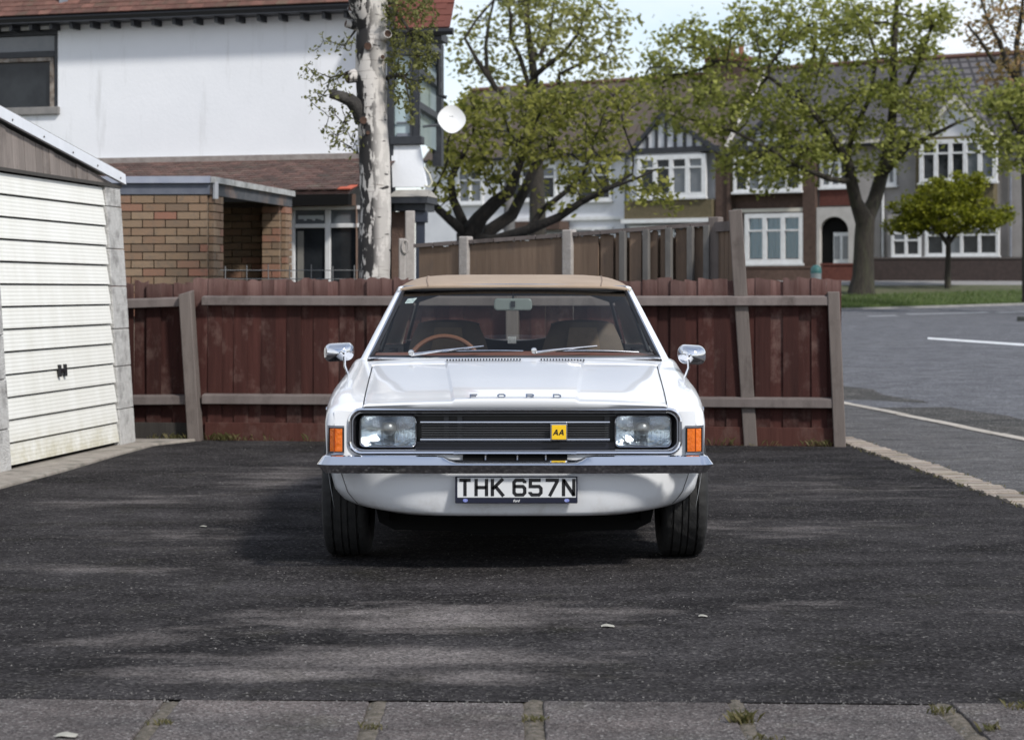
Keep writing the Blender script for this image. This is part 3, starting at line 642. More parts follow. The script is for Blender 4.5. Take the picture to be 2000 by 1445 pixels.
bt = MB(); bt.grid([[Lc(u * (interp(xt_t, y) + .002), y, interp(zt_t, y) + .012 * (1 - u * u) + dz) for u in ylist(-1, 1, 12)] for y, dz in ((3.42, .0), (3.6, 0), (3.8, 0), (3.95, 0), (4.08, 0), (4.12, 0), (4.13, -.1), (4.13, -.5))]); bt.build('boot_lid', paint, car, smooth=True, angle=50)
# valance under the bumper
vl = MB(); rows = []
for j in range(13):
    v = j / 12; z = lerp(.255, .47, v); hw = interp([(0, .655), (.03, .715), (.08, .745), (.18, .782), (.40, .819), (.74, .837), (1, .846)], v); row = []
    for i in range(41):
        u = i / 20 - 1; row.append(Lc(u * hw, .028 + .31 * abs(u) ** 6 + .045 * (1 - v) ** 2 - .012 * (1 - u * u), z + .008 * abs(u) ** 8 * (1 - v)))
    rows.append(row)
rows.insert(0, [p + Vector((0, .05, .012)) for p in rows[0]])
vl.grid(rows); val = vl.build('valance', paint, car, smooth=True, angle=180)
for s_ in (-1, 1):   # seam where the valance meets the wing, paint chipped on the right
    pts = []
    for j in range(2, 12):
        v = j / 12; hw = interp([(0, .655), (.03, .715), (.08, .745), (.18, .782), (.40, .819), (.74, .837), (1, .846)], v); u = .935 - .03 * (1 - v)
        pts.append(Lc(s_ * u * hw, .0275 + .31 * u ** 6 + .045 * (1 - v) ** 2 - .012 * (1 - u * u) - .001, lerp(.255, .47, v)))
    MB().tube(pts, .0016, 5).build('valance_seam', M('seam_dark', (.10, .095, .09), rough=.8), val)
chp = MB(); hw = .775; zc = cz(955, .2)
chp.add([Lc(x, .0265 + .31 * (x / interp([(.266, .635), (.293, .725), (.327, .778), (.368, .808), (.419, .832), (.47, .845)], z)) ** 6 + .045 * (1 - (z - .266) / .204) ** 2 - .012 * (1 - (x / .8) ** 2) - .003, z) for x, z in ((.722, .335), (.735, .342), (.752, .366), (.757, .378), (.746, .37), (.730, .352))], [(0, 1, 2, 3, 4, 5)]); chp.build('chipped_paint', MT['black'], val)
# bumper: chrome blade of V section, dipped in the middle
bm_ = MB(); rows = []; path = []
for i in range(57): x = -.80 + 1.60 * i / 56; path.append((x, -.078 + .016 * (x / .8) ** 2, 0, -1))
arc = [(.80 + .068 * math.sin(R(a)), -.062 + .068 * (1 - math.cos(R(a))), math.sin(R(a)), -math.cos(R(a))) for a in range(12, 91, 13)] + [(.868, .10, 1, 0), (.866, .20, 1, 0), (.862, .30, 1, 0)]
path = [(-x, y, -nx, ny) for x, y, nx, ny in arc[::-1]] + path + arc
for x, y, nx, ny in path:
    dip = 1 - sstep(.255, .335, abs(x)); zt_ = lerp(.5265, .505, dip)
    rows.append([Lc(x - nx * o_, y - ny * o_, c) for o_, c in ((.052, zt_ - .014), (.036, zt_ + .001), (.026, zt_ - .003), (.004, .4935), (.0, .489), (.004, .484), (.018, .466), (.032, .450), (.05, .448))])
bm_.grid(rows); bmp_ = bm_.build('bumper', MT['chrome'], car, smooth=True, angle=28)
for s_ in (-1, 1): MB().lathe([(.001, -.012), (.011, -.009), (.015, 0)], Lc(s_ * .742, -.02, .52), 'z', 12).build('bumper_bolt', MT['chrome_worn'], bmp_, smooth=True)
slot = MB().box(Lc(0, .055, cz(893, .05)), (.46, .03, .026)).build('lower_air_intake', MT['matt'], car)
for xx in (-.13, .01, .135): MB().box(Lc(xx, .036, cz(893, .05)), (.006, .012, .02)).build('intake_divider', MT['chrome_worn'], slot)
MB().tube([Lc(-.27, .03, cz(885.5, .03)), Lc(.27, .03, cz(885.5, .03))], .0055, 8, flat=(1, 1)).build('chrome_strip', MT['chrome'], slot, smooth=True)
# number plate
pc = Lc(cx(1008.5), -.004, cz(956)); plo = MB().box(pc, (.536, .014, .118)).build('number_plate', M('plate_frame', (.010, .012, .028), rough=.3), car, bevel=.004)
MB().box(Lc(cx(1009), -.0115, cz(951.5)), (.519, .004, .088)).build('plate_face', M('plate_white', (.62, .63, .64), rough=.35), plo, bevel=.002)
for c, v0, v1 in (('T', 115, 243), ('H', 265, 390), ('K', 413, 537), ('6', 610, 738), ('5', 755, 885), ('7', 905, 1033), ('N', 1060, 1184)):
    x0, x1 = cx(870 + v0 / 4.663), cx(870 + v1 / 4.663); letter(c, x0, cz(690 + 1299 / 4.663), x1 - x0, .0785, .0145, -.0135, ink, plo, 'plate_character', d=.0012)
for px in (909, 1107):
    mb = MB(); mb.prism([(.0105 * 1.05 * math.cos(2 * math.pi * k / 20), .0075 * math.sin(2 * math.pi * k / 20)) for k in range(20)], lambda a, b, d: Lc(cx(px) + a * 1.0, d, cz(976.3) + b), -.0115, -.0135); mb.build('oval_emblem', M('emblem_blue', (.10, .13, .42), (.30, .34, .62), 90, rough=.3), plo)
fc = bpy.data.curves.new('plate_text', 'FONT'); fc.body = 'Ford'; fc.size = .0145; fc.shear = .35; fc.extrude = .0004; fc.offset = .0003; fc.align_x = 'CENTER'
fo_ = bpy.data.objects.new('plate_text', fc); COL.objects.link(fo_); tm_ = bpy.data.meshes.new_from_object(fo_); bpy.data.objects.remove(fo_); fo_ = bpy.data.objects.new('plate_lettering', tm_); COL.objects.link(fo_); fo_.parent = plo; fo_.location = Lc(cx(1008), -.012, cz(979.3)) - ORG[plo]; fo_.rotation_euler = (R(90), 0, 0); tm_.materials.clear(); tm_.materials.append(MT['white_frame'])
# wheels
def wheel(x, y, name='wheel'):
    s_ = 1 if x > 0 else -1; c = Lc(x, y, .3); w = thing(name, None, None, c); w.parent = car; w.location = c - ORG[car]
    hw = .104; mb = MB(); n = 96
    prof = [(.175, -hw + .012), (.20, -hw + .002), (.245, -hw - .004), (.275, -hw + .002), (.291, -hw + .012), (.2985, -hw + .026), (.3, -.062), (.3, -.0585), (.291, -.057), (.291, -.0525), (.3, -.051), (.3005, -.022), (.3005, -.018), (.291, -.017), (.291, -.012), (.3005, -.011), (.3005, .011), (.291, .012), (.291, .017), (.3005, .018), (.3, .051), (.291, .0525), (.291, .057), (.3, .0585), (.3, .062), (.2985, hw - .026), (.291, hw - .012), (.275, hw - .002), (.245, hw + .004), (.20, hw - .002), (.175, hw - .012)]
    rows = []
    for r_, h in prof:
        row = []
        for k in range(n):
            a = 2 * math.pi * (k + h * 42 * (1 if abs(h) < .06 else 0)) / n
            rr = r_
            if r_ > .2905 and abs(h) > .055 and k % 3 == 0: rr = r_ - .004
            if r_ > .2985 and abs(h) <= .055 and k % 4 == 0: rr = r_ - .003
            row.append(c + Vector((h, rr * math.cos(a), rr * math.sin(a))))
        rows.append(row)
    mb.grid(rows, close=True).build('tyre', MT['rubber'], w, smooth=True, angle=30)
    ri = MB().lathe([(.178, s_ * .094), (.182, s_ * .098), (.176, s_ * .088), (.165, s_ * .05), (.10, s_ * .045), (.05, s_ * .07), (.03, s_ * .075), (.001, s_ * .075)], c, 'x', 40).build('rim', MT['chrome_worn'], w, smooth=True)
    MB().lathe([(.17, -s_ * .06), (.10, -s_ * .03), (.001, -s_ * .03)], c, 'x', 24).build('brake_drum', MT['matt'], w, smooth=True)
for y in (.70, 3.28):
    for s_ in (-1, 1): wheel(s_ * .782, y)
# underside and engine bay (dark)
ub = MB(); ub.bb(-.56, .56, .16, 1.35, .26, .64); ub.bb(-.62, .62, 1.2, 4.0, .20, .30); ub.prism([(-.64, .27), (-.62, .19), (-.55, .155), (-.3, .15), (-.2, .135), (.2, .135), (.3, .15), (.55, .155), (.62, .19), (.64, .27)], lambda a, b, d: Vector((a, d, b)), .38, .85); ub.bb(-.12, .12, 1.0, 3.2, .15, .21); ub.bb(-.5, .5, 3.2, 3.36, .2, .33); ub.bb(-.5, .5, .12, .16, .30, .5)
ub.tube([(-.5, .70, .22), (.5, .70, .22)], .03, 8)
for v in ub.v: v += C0
ub.build('underbody', MT['matt'], car)
for yc in (.70, 3.28):
    for s_ in (-1, 1):
        wl_ = MB(); rows = [[Lc(s_ * x, yc + .385 * math.cos(R(a)), .285 + .385 * math.sin(R(a))) for a in range(0, 133, 12)] for x in (.845, .57)]; wl_.grid(rows)
        wl_.add([Lc(s_ * .57, yc - .4, .2), Lc(s_ * .57, yc + .4, .2), Lc(s_ * .57, yc + .4, .7), Lc(s_ * .57, yc - .4, .7)], [(0, 1, 2, 3)]); wl_.build('wheel_arch', MT['matt'], car)
MB().tube([Lc(.35, 1.2, .21), Lc(.36, 2.4, .18), Lc(.38, 4.18, .22)], .022, 8).build('exhaust_pipe', M('rusty_pipe', (.10, .06, .04), rough=.8), car, smooth=True)
# interior
it_ = MB(); it_.bb(-.72, .72, 1.45, 3.45, .30, .33); it_.bb(-.745, -.70, 1.5, 3.3, .33, .90); it_.bb(.70, .745, 1.5, 3.3, .33, .90); it_.bb(-.7, .7, 1.42, 1.46, .3, .86)
for v in it_.v: v += C0
it_.build('interior_trim', dark_int, car)
hl_ = MB(); hl_.grid([[Lc(u * interp(xe_t, y) * .97, y, roof_z(u, y) - .03) for u in ylist(-1, 1, 8)] for y in (1.95, 2.2, 2.6, 3.0, 3.18)]); hl_.build('headlining', dark_int, car)
da = MB(); rows = []
for y, z in ((1.47, .885), (1.55, .912), (1.66, .922), (1.74, .918), (1.77, .90), (1.78, .72)): rows.append([Lc(u * .72, y - .05 * (1 - u * u), z + .010 * (1 - u * u)) for u in ylist(-1, 1, 12)])
da.grid(rows).build('dashboard', trim_brown, car, smooth=True, angle=60)
def seat(xc, w, ztop, y, name):
    st = thing(name, None, None, Lc(xc, y, .33)); st.parent = car; st.location = Lc(xc, y, .33) - ORG[car]
    rows = []
    for v in ylist(0, 1, 8):
        z = lerp(.5, ztop, v); hw = w * (1 - .30 * v ** 4); rows.append([Lc(xc + u * hw, y + .16 * v - .035 * (1 - u * u), z - .022 * abs(u) ** 3 * v) for u in ylist(-1, 1, 10)])
    top = [p + Vector((0, .06, .012)) for p in rows[-1]]; back = [[p + Vector((0, .13, -.01)) for p in r] for r in rows[::-1]]
    MB().grid(rows + [top] + back).build('seat_back', seat_m, st, smooth=True, angle=60)
    rows = [[Lc(xc + u * w * .5 * (1 - .4 * v), y + .15 * (.45 + .5 * v) - .045, lerp(.72, ztop - .03, v)) for u in ylist(-1, 1, 5)] for v in ylist(0, 1, 4)]
    MB().grid(rows).build('seat_panel', seat_tan, st, smooth=True)
    MB().bb(xc - w + C0.x, xc + w + C0.x, y - .5 + C0.y, y + .08 + C0.y, .33, .52).build('seat_cushion', seat_m, st, bevel=.03)
seat(cx(875, 2.5), .25, cz(629, 2.55), 2.42, 'front_seat'); seat(cx(1139, 2.5), .255, cz(629, 2.55), 2.42, 'front_seat')
rows = [[Lc(u * .66, lerp(2.98, 3.16, v) - .02 * math.cos(u * 9), lerp(.45, .945 + .055 * math.exp(-((abs(u) - .56) / .26) ** 2), v) - .02 * abs(u) ** 4) for u in ylist(-1, 1, 20)] for v in ylist(0, 1, 5)] + [[Lc(u * .66, 3.24, .947 + .055 * math.exp(-((abs(u) - .56) / .26) ** 2) - .02 * abs(u) ** 4) for u in ylist(-1, 1, 20)]]
MB().grid(rows).build('rear_seat', M('dark_seat', (.03, .022, .02), rough=.7), car, smooth=True)
MB().grid([[Lc(u * .66, y, .945) for u in (-1, 0, 1)] for y in (3.22, 3.6)]).build('parcel_shelf', trim_brown, car)
sw = thing('steering_wheel', None, None, Lc(cx(867, 1.95), 1.95, .80)); sw.parent = car; sw.location = ORG[sw] - ORG[car]
sc_ = Lc(cx(867, 1.95), 1.95, .815); mt = Matrix.Rotation(R(-22), 3, 'X')
MB().ring([sc_ + mt @ Vector((.20 * math.cos(a), 0, .20 * math.sin(a))) for a in [2 * math.pi * k / 40 for k in range(40)]], .0125, 8).build('wheel_rim', M('brown_wheel', (.17, .075, .045), rough=.35), sw, smooth=True)
MB().box(sc_, (.38, .012, .03), mt).build('spoke', MT['black'], sw)
MB().lathe([(.001, -.02), (.05, -.015), (.06, .02)], sc_, 'y', 16).build('hub', MT['black'], sw, smooth=True)
mir = Lc(cx(1002, 1.9), 1.93, cz(595.5, 1.93))
im = MB(); im.prism(rrect(-.102, .102, -.032, .034, .02, 4), lambda a, b, d: mir + Vector((a, d, b + .004 * math.cos(a * 15))), -.012, .014); im = im.build('interior_mirror', M('mirror_back_grey', (.16, .18, .17), rough=.4), car, bevel=.008)
MB().tube([mir + Vector((.0, -.005, .03)), mir + Vector((.002, .01, .08))], .005, 6).build('mirror_stem', MT['black'], im)
MB().box(mir + Vector((0, -.016, .005)), (.022, .012, .03)).build('mirror_bracket', MT['black'], im)
MB().box(Lc(cx(1000, 2.9), 2.92, cz(664, 2.92)), (.05, .02, .04)).build('ashtray_lid', MT['chrome_worn'], car)
# tax disc sticker, sun visors
stk = [wsp(u, v, -.004) for u, v in ((-.94, .80), (-.87, .80), (-.85, .88), (-.93, .87))]
MB().add(stk, [(0, 1, 2, 3)]).build('windscreen_sticker', M('sticker_pale', (.55, .60, .58), (.35, .42, .42), 60, rough=.6), car)
# wipers
def wiper(pivot_px, elbow_px, tip0, tip1):
    a = Lc(cx(pivot_px[0], 1.42), 1.42, cz(pivot_px[1], 1.42)); w = thing('wiper', None, None, a); w.parent = car; w.location = a - ORG[car]
    def onl(px, py, off):
        best = None
        for i in range(60):
            v = i / 59 * .25; y = lerp(1.50, 1.96, v); u = cx(px, y - .06) / lerp(.735, .592, v); p = wsp(u, v, off); s = (p.z - (CH - (py - HY) * p.y / F)) ** 2
            if best is None or s < best[0]: best = (s, p)
        return best[1]
    e = onl(*elbow_px, .024); MB().lathe([(.001, -.02), (.014, -.018), (.017, .012)], a + Vector((0, 0, .01)), 'y', 12).build('pivot_cap', MT['chrome_worn'], w, smooth=True)
    MB().tube([a, lerp(a, e, .35) + Vector((0, -.008, .003)), e], [.009, .0065, .0045], 6).build('wiper_arm', MT['chrome_worn'], w, smooth=True)
    p0, p1 = onl(*tip0, .014), onl(*tip1, .014); MB().tube([lerp(p0, p1, t) + Vector((0, -.012, .006)) * (1 - (2 * t - 1) ** 2) for t in ylist(0, 1, 8)], .0042, 6).build('wiper_blade', MT['chrome_worn'], w, smooth=True)
    MB().tube([lerp(p0, p1, t) for t in ylist(0, 1, 8)], .003, 5).build('wiper_rubber', MT['black'], w)
wiper((803, 693), (945, 676), (828, 689), (1022, 686)); wiper((1043, 689), (1166, 676), (1085, 686), (1248, 688))
# wing mirrors
for s_, (x0, x1, y0, y1), (bx, by), (jx_, jy) in ((-1, (632, 690, 670, 706), (683, 738), (674, 688)), (1, (1325, 1379, 674, 712), (1336, 741), (1343, 693))):
    yl = 1.02; base = Lc(cx(bx, yl), yl, cz(by, yl) - .004); c = Lc(cx((x0 + x1) / 2, yl + .02), yl + .02, cz((y0 + y1) / 2, yl)); hw = (x1 - x0) / 2 * 9.84 / F; hh = (y1 - y0) / 2 * 9.84 / F
    mh = thing('wing_mirror', None, None, base); mh.parent = car; mh.location = base - ORG[car]; mb = MB(); rows = []
    for k, (sc2, yy) in enumerate(((.05, -.062), (.35, -.058), (.62, -.046), (.82, -.028), (.95, -.006), (1, .016), (1.0, .03), (.9, .032))):
        rows.append([c + Vector((x * sc2 + (1 - sc2) * s_ * -.012, yy, z * sc2 + (x * .06 * -s_))) for x, z in rrect(-hw, hw, -hh, hh, hh * .75, 5)])
    mb.grid(rows, close=True).build('mirror_shell', MT['chrome'], mh, smooth=True, angle=60)
    MB().prism(rrect(-hw * .9, hw * .9, -hh * .9, hh * .9, hh * .6, 5), lambda a, b, d: c + Vector((a, d, b)), .033, .036).build('mirror_glass', MT['chrome'], mh)
    j = Lc(cx(jx_, yl), yl - .035, cz(jy, yl)); MB().tube([base, lerp(base, j, .5) + Vector((s_ * .012, 0, .0)), j + Vector((0, .004, .0))], [.0075, .0065, .006], 8).build('mirror_stem', MT['chrome'], mh, smooth=True)
    MB().lathe([(.001, -.012), (.011, -.008), (.012, .01)], j, 'y', 12).build('mirror_joint', MT['chrome'], mh, smooth=True)
    MB().lathe([(.024, -.006), (.022, .003), (.010, .008), (.001, .009)], base, 'z', 14).build('mirror_foot', MT['chrome'], mh, smooth=True)
for s_ in (-1, 1): MB().lathe([(.001, -.008), (.012, -.006), (.014, .006)], Lc(s_ * .863, .45, .70), 'x', 10).build('side_repeater', MT['chrome_worn'], car, smooth=True)
# ------------------------------------------------------------------ red-brown boundary fence
fence_wood = woodM('fence_stain', (.030, .0088, .0070), (.058, .0195, .0155), (.135, .085, .073), rnd=.30, g=8, top=(.16, .095, .085))
rail_wood = woodM('weathered_rail', (.125, .104, .098), (.18, .152, .142), (.07, .056, .051), rnd=.12, g=3)
post_wood = woodM('weathered_post', (.115, .097, .088), (.17, .144, .131), (.078, .063, .056), rnd=.12, g=7)
fr1 = Frame((X(388, 16.8), 16.8), (X(1640, 16.1), 16.1))       # main run
fr0 = Frame((-3.62, 16.93), (X(388, 16.8), 16.8))                # short run to the garage
fence = thing('timber_fence', 'red-brown stained board fence behind the car with weathered grey rails and posts', 'fence', (0, 16.45, 0))
def board_mesh(w, h, mat, t=.018, seed=0):
    rnd = random.Random(seed); mb = MB(); k = [rnd.uniform(-.012, .012) for _ in range(5)]; n = 4; top = [(-w / 2 + w * i / n, h + k[i]) for i in range(n + 1)]
    mb.prism([(-w / 2, 0), (w / 2, 0)] + top[::-1], lambda a, b, d: Vector((a, d, b)), 0, -t); return mesh_of(mb, 'board', mat)
bms = [board_mesh(.118, 1.36, fence_wood, seed=i) for i in range(7)]
def run_boards(fr, u0, u1, zt, pitch=.1135, skip=()):
    u = u0
    while u < u1:
        if not any(a < u < b for a, b in skip):
            s = random.uniform(1.0, 1.06); g = random.uniform(-.004, .004); p = fr.w(u + pitch / 2 + g, (.014 if int(round((u - u0) / pitch)) % 2 else 0) - .014, .0)
            inst(random.choice(bms), 'board', fence, p, (random.uniform(-.008, .008), random.uniform(-.006, .006), fr.ang), (s * pitch / .118 * 1.03, 1, (zt(u) + random.uniform(-.012, .012)) / 1.36))
        u += pitch
zt1 = lambda u: 1.335
tall_u = fr1.px(1453, 700)[0]; tp0, tp1 = tall_u - .058, tall_u + .058
run_boards(fr1, -.03, fr1.L - .06, zt1)
run_boards(fr0, .0, fr0.L - .02, lambda u: 1.31)
def rail(fr, u0, u1, za, zb, h=.078, t=.075, o=.016):
    mb = MB(); mb.hexa([fr.w(u0, o, za), fr.w(u1, o, zb), fr.w(u1, o + t, zb - .004), fr.w(u0, o + t, za - .004), fr.w(u0, o, za + h), fr.w(u1, o, zb + h), fr.w(u1, o + t, zb + h - .012), fr.w(u0, o + t, za + h - .012)])
    return mb.build('rail', rail_wood, fence, bevel=.006)
m1 = fr1.px(1003, 500)[0]
rail(fr1, .05, m1 - .02, 1.125, 1.122); rail(fr1, m1 + .02, fr1.L - .05, 1.122, 1.128)
rail(fr1, .05, m1 - .02, .305, .31, h=.082); rail(fr1, m1 + .02, fr1.L - .05, .31, .31, h=.08)
rail(fr0, .0, fr0.L - .04, 1.085, 1.118); rail(fr0, .0, fr0.L - .04, .285, .30, h=.08)
def fpost(fr, u, h, w, t, o, leanx, mat, name='post', cut=.03):
    mb = MB(); p = fr.w(u, o, 0)
    def q(a, b, z): return p + fr.e * (a + leanx * z) + fr.n * b + Vector((0, 0, z))
    mb.hexa([q(-w / 2, 0, -.1), q(w / 2, 0, -.1), q(w / 2, t, -.1), q(-w / 2, t, -.1), q(-w / 2, 0, h), q(w / 2, 0, h + cut), q(w / 2, t, h + cut * .6), q(-w / 2, t, h - cut * .4)])
    return mb.build(name, mat, fence, bevel=.008)
fpost(fr1, .0, 1.22, .105, .12, .03, -.065, post_wood)
fpost(fr1, fr1.L, 1.235, .095, .10, .0, -.042, post_wood, cut=0)
fpost(fr1, m1, 1.2, .10, .1, .015, 0, post_wood)
# taller grey post standing in the run, showing between the rails and above the boards
fpost(fr1, tall_u + .055, 1.89, .108, .075, -.02, -.066, post_wood, cut=.01)
mb = MB(); fr1.box(mb, .06, fr1.L - .05, .0, .028, -.02, .145); mb.build('gravel_board', woodM('gravel_board_wood', (.045, .015, .0115), (.068, .025, .019), (.10, .06, .05), rnd=.1), fence, bevel=.004)
mb = MB(); fr0.box(mb, .0, fr0.L - .05, .0, .028, -.02, .14); mb.build('gravel_board', woodM('gravel_board_dark', (.03, .026, .024), (.05, .045, .04), rnd=.1), fence, bevel=.004)
# ------------------------------------------------------------------ rear close-boarded fence with concrete posts
bf = thing('panel_fence', 'tan close-boarded fence with concrete posts behind the car roof, rising to the right', 'fence', (1.0, 20, 0))
tanw = woodM('tan_board', (.145, .10, .072), (.195, .138, .10), (.12, .092, .075), rnd=.12, g=8)
concp = M('concrete_post', (.30, .275, .255), (.38, .35, .33), 12, rough=.9, bmp=.4, bscale=60)
fb = Frame((X(812, 18.7), 18.7), (X(1398, 17.1), 17.1))
ub0 = fb.px(1165, 500)[0]
tb = [board_mesh(.165, 1.8, tanw, .02, seed=20 + i) for i in range(5)]
def fbtop(u):
    x = u / fb.L; return 1.80 + .02 * math.sin(x * 9)
def zt_px(pxx, pyy): return fb.px(pxx, pyy)[1]
u = .05
while u < fb.L - .02:
    if u < ub0: p_ = .158; bw = .158
    else: p_ = .148; bw = random.uniform(.10, .125)
    tz = interp([(0, zt_px(816, 484)), (fb.px(1110, 500)[0], zt_px(1110, 463)), (fb.L, zt_px(1392, 441))], u)
    pp = fb.w(u + p_ / 2, 0 if u < ub0 else random.uniform(-.03, .0), 0)
    inst(random.choice(tb), 'board', bf, pp, (0, 0, fb.ang + (0 if u < ub0 else .04)), (bw / .165, 1, tz / 1.8)); u += p_
u = ub0 - .2
while u < fb.L - .05: inst(random.choice(tb), 'board', bf, fb.w(u + .08, -.085, 0), (0, 0, fb.ang), (.155 / .165, 1, 1.70 / 1.8)); u += .156
for i, ax in enumerate(rng(0, fb.L, 14)[:-1]):
    bx = ax + fb.L / 14; za = interp([(0, zt_px(816, 484)), (fb.px(1110, 500)[0], zt_px(1110, 463)), (fb.L, zt_px(1392, 441))], ax); zb = interp([(0, zt_px(816, 484)), (fb.px(1110, 500)[0], zt_px(1110, 463)), (fb.L, zt_px(1392, 441))], bx)
    mb = MB(); mb.hexa([fb.w(ax + .005, -.03, za), fb.w(bx - .005, -.03, zb), fb.w(bx - .005, .045, zb), fb.w(ax + .005, .045, za), fb.w(ax + .005, -.03, za + .035), fb.w(bx - .005, -.03, zb + .035), fb.w(bx - .005, .045, zb + .035), fb.w(ax + .005, .045, za + .035)]); mb.build('capping_rail', rail_wood, bf)
for px, pyt, w_ in ((911, 462, .10), (1113, 449, .10)):
    u = fb.px(px, 500)[0]; z = fb.px(px, pyt)[1]; mb = MB(); fb.box(mb, u - w_ / 2, u + w_ / 2, -.04, .06, -.1, z); mb.build('post', concp, bf, bevel=.012)
greyw = woodM('grey_slat', (.12, .115, .11), (.17, .16, .15), (.09, .085, .08), rnd=.1)
for px in (1222, 1268, 1312, 1354, 1386):
    u = fb.px(px, 500)[0]; z = fb.px(px, 452 - (px - 1222) * .07)[1]; mb = MB(); fb.box(mb, u - .028, u + .028, .03, .075, -.1, z); mb.build('upright', greyw, bf, bevel=.004)
# short return panel up to the tall post
fr_r = Frame((X(1400, 17.1), 17.1), (X(1438, 16.6), 16.75)); rtn = fr_r
for i in range(4):
    mb = MB(); a = rtn.L * i / 4; fr_r.box(mb, a + .004, a + rtn.L / 4 - .004, -.01, .01, 0, rtn.px(1418, 452)[1]); mb.build('board', tanw, bf)
mb = MB(); rtn.box(mb, 0, rtn.L, -.02, .035, rtn.px(1418, 452)[1], rtn.px(1418, 433)[1]); mb.build('capping_rail', rail_wood, bf)
u = fb.L + .0; mb = MB(); fb.box(mb, u - .05, u + .05, -.05, .05, -.1, fb.px(1396, 424)[1]); mb.build('post', post_wood, bf, bevel=.01)
# two old concrete posts by the corner of the house
for px, d_, pt, w_, lb in ((801, 22.5, 412, .105, 'pale concrete post beside the dark porch post, taller of two'), (786, 22.0, 466, .075, 'thin grey concrete post with a hooked top between birch and porch')):
    x = X(px, d_); z = Z(pt, d_); t_ = thing('concrete_post', lb, 'post', (x, d_, 0)); mb = MB().bb(x - w_ / 2, x + w_ / 2, d_ - .05, d_ + .05, -.1, z); mb.build('shaft', concp, t_, bevel=.012)
    if px == 786: MB().ring([Vector((x + .035 + .035 * math.cos(a), d_ - .06, z - .09 + .07 * math.sin(a))) for a in [k * math.pi / 6 for k in range(12)]], .012, 6).build('hook', concp, t_, smooth=True)
# ------------------------------------------------------------------ garage
gf = Frame((-3.44, 13.78), (-3.08, 16.24), lean=.064)
gar = thing('garage', 'cream sectional garage with ribbed up-and-over door at the left edge', 'garage', (-3.4, 15, 0))
m_, n_, l_, b_ = NT('garage_door_paint'); b_.inputs['Roughness'].default_value = .5
v_ = coords(n_, l_); v2 = coords(n_, l_, (3, 3, .5)); wv = N(n_, 'ShaderNodeTexWave', Scale=11.5, Distortion=.0, bands_direction='Z'); l_.new(v_, wv.inputs['Vector'])
col = mixc(n_, l_, nzr(n_, l_, v2, 1.6, 6, .6, .4, .7), (.78, .775, .73), (.70, .69, .63)); sp_ = n_.new('ShaderNodeSeparateXYZ'); l_.new(v_, sp_.inputs[0])
mr_ = n_.new('ShaderNodeMapRange'); mr_.inputs['From Min'].default_value = .30; mr_.inputs['From Max'].default_value = .02; l_.new(sp_.outputs['Z'], mr_.inputs['Value'])
mu_ = n_.new('ShaderNodeMath'); mu_.operation = 'MULTIPLY'; l_.new(mr_.outputs[0], mu_.inputs[0]); l_.new(nzr(n_, l_, v_, 7, 8, .7, .35, .7), mu_.inputs[1])
l_.new(mixc(n_, l_, mu_.outputs[0], col, (.42, .38, .24)), b_.inputs['Base Color']); bump(n_, l_, b_, wv.outputs['Fac'], .30, .004)
gdoor_m = m_
pebble = M('pebbledash_post', (.47, .46, .44), (.58, .57, .55), 26, rough=.95, bmp=.8, bscale=70, bdist=.015, c3=(.24, .23, .22), s3=7)
gwood = woodM('grey_gable_wood', (.17, .145, .13), (.26, .225, .205), (.10, .085, .075), rnd=.14, g=9)
mb = MB(); gf.box(mb, -.02, 2.26, -.12, -.05, .02, 2.09); gd = mb.build('garage_door', MT['matt'], gar)
npan = 13; z0 = .045; ph = (2.075 - z0) / npan
for k in range(npan):
    za = z0 + k * ph; mb = MB(); zb = za + ph - .011
    mb.hexa([gf.w(.012, -.06, za), gf.w(2.215, -.06, za), gf.w(2.215, .004, za), gf.w(.012, .004, za), gf.w(.012, -.06, zb), gf.w(2.215, -.06, zb), gf.w(2.215, -.012, zb), gf.w(.012, -.012, zb)]); mb.build('door_panel', gdoor_m, gd, bevel=.003)
hc = gf.px(130, 723); mb = MB()
for du in (-.055, .055): gf.box(mb, hc[0] + du - .017, hc[0] + du + .017, .0, .022, hc[1] - .046, hc[1] + .044)
gf.box(mb, hc[0] - .05, hc[0] + .05, .0, .02, hc[1] - .014, hc[1] + .014); mb.build('door_handle', MT['black'], gd, bevel=.005)
for (u0, u1) in ((-.42, .0), (2.23, 2.58)):
    z = 0.0; k = 0
    while z < 2.06:
        h = .30 + (k % 2) * .04; zt = min(z + h - .006, 2.10); mb = MB(); gf.box(mb, u0, u1, -.12, .012 + random.uniform(-.004, .004), z, zt); mb.build('pillar_block', pebble, gar, bevel=.006); z += h; k += 1
zr = lambda u: 2.135 + (2.62 - u) * .131
mb = MB(); gf.box(mb, -2.6, -.42, -.12, 0, 0, 2.2); mb.build('wall', pebble, gar)
apex = -.12
mb = MB(); gf.box(mb, -2.6, 2.58, -5.0, -4.9, 0, 2.1); gf.box(mb, 2.48, 2.58, -4.9, -.12, 0, 2.1); mb.build('rear_wall', pebble, gar)
mb = MB(); gf.box(mb, -.45, 2.6, -.01, .02, 2.076, 2.10); mb.build('lintel', M('dark_lintel', (.05, .045, .04), rough=.8), gar)
u = -.42; k = 0
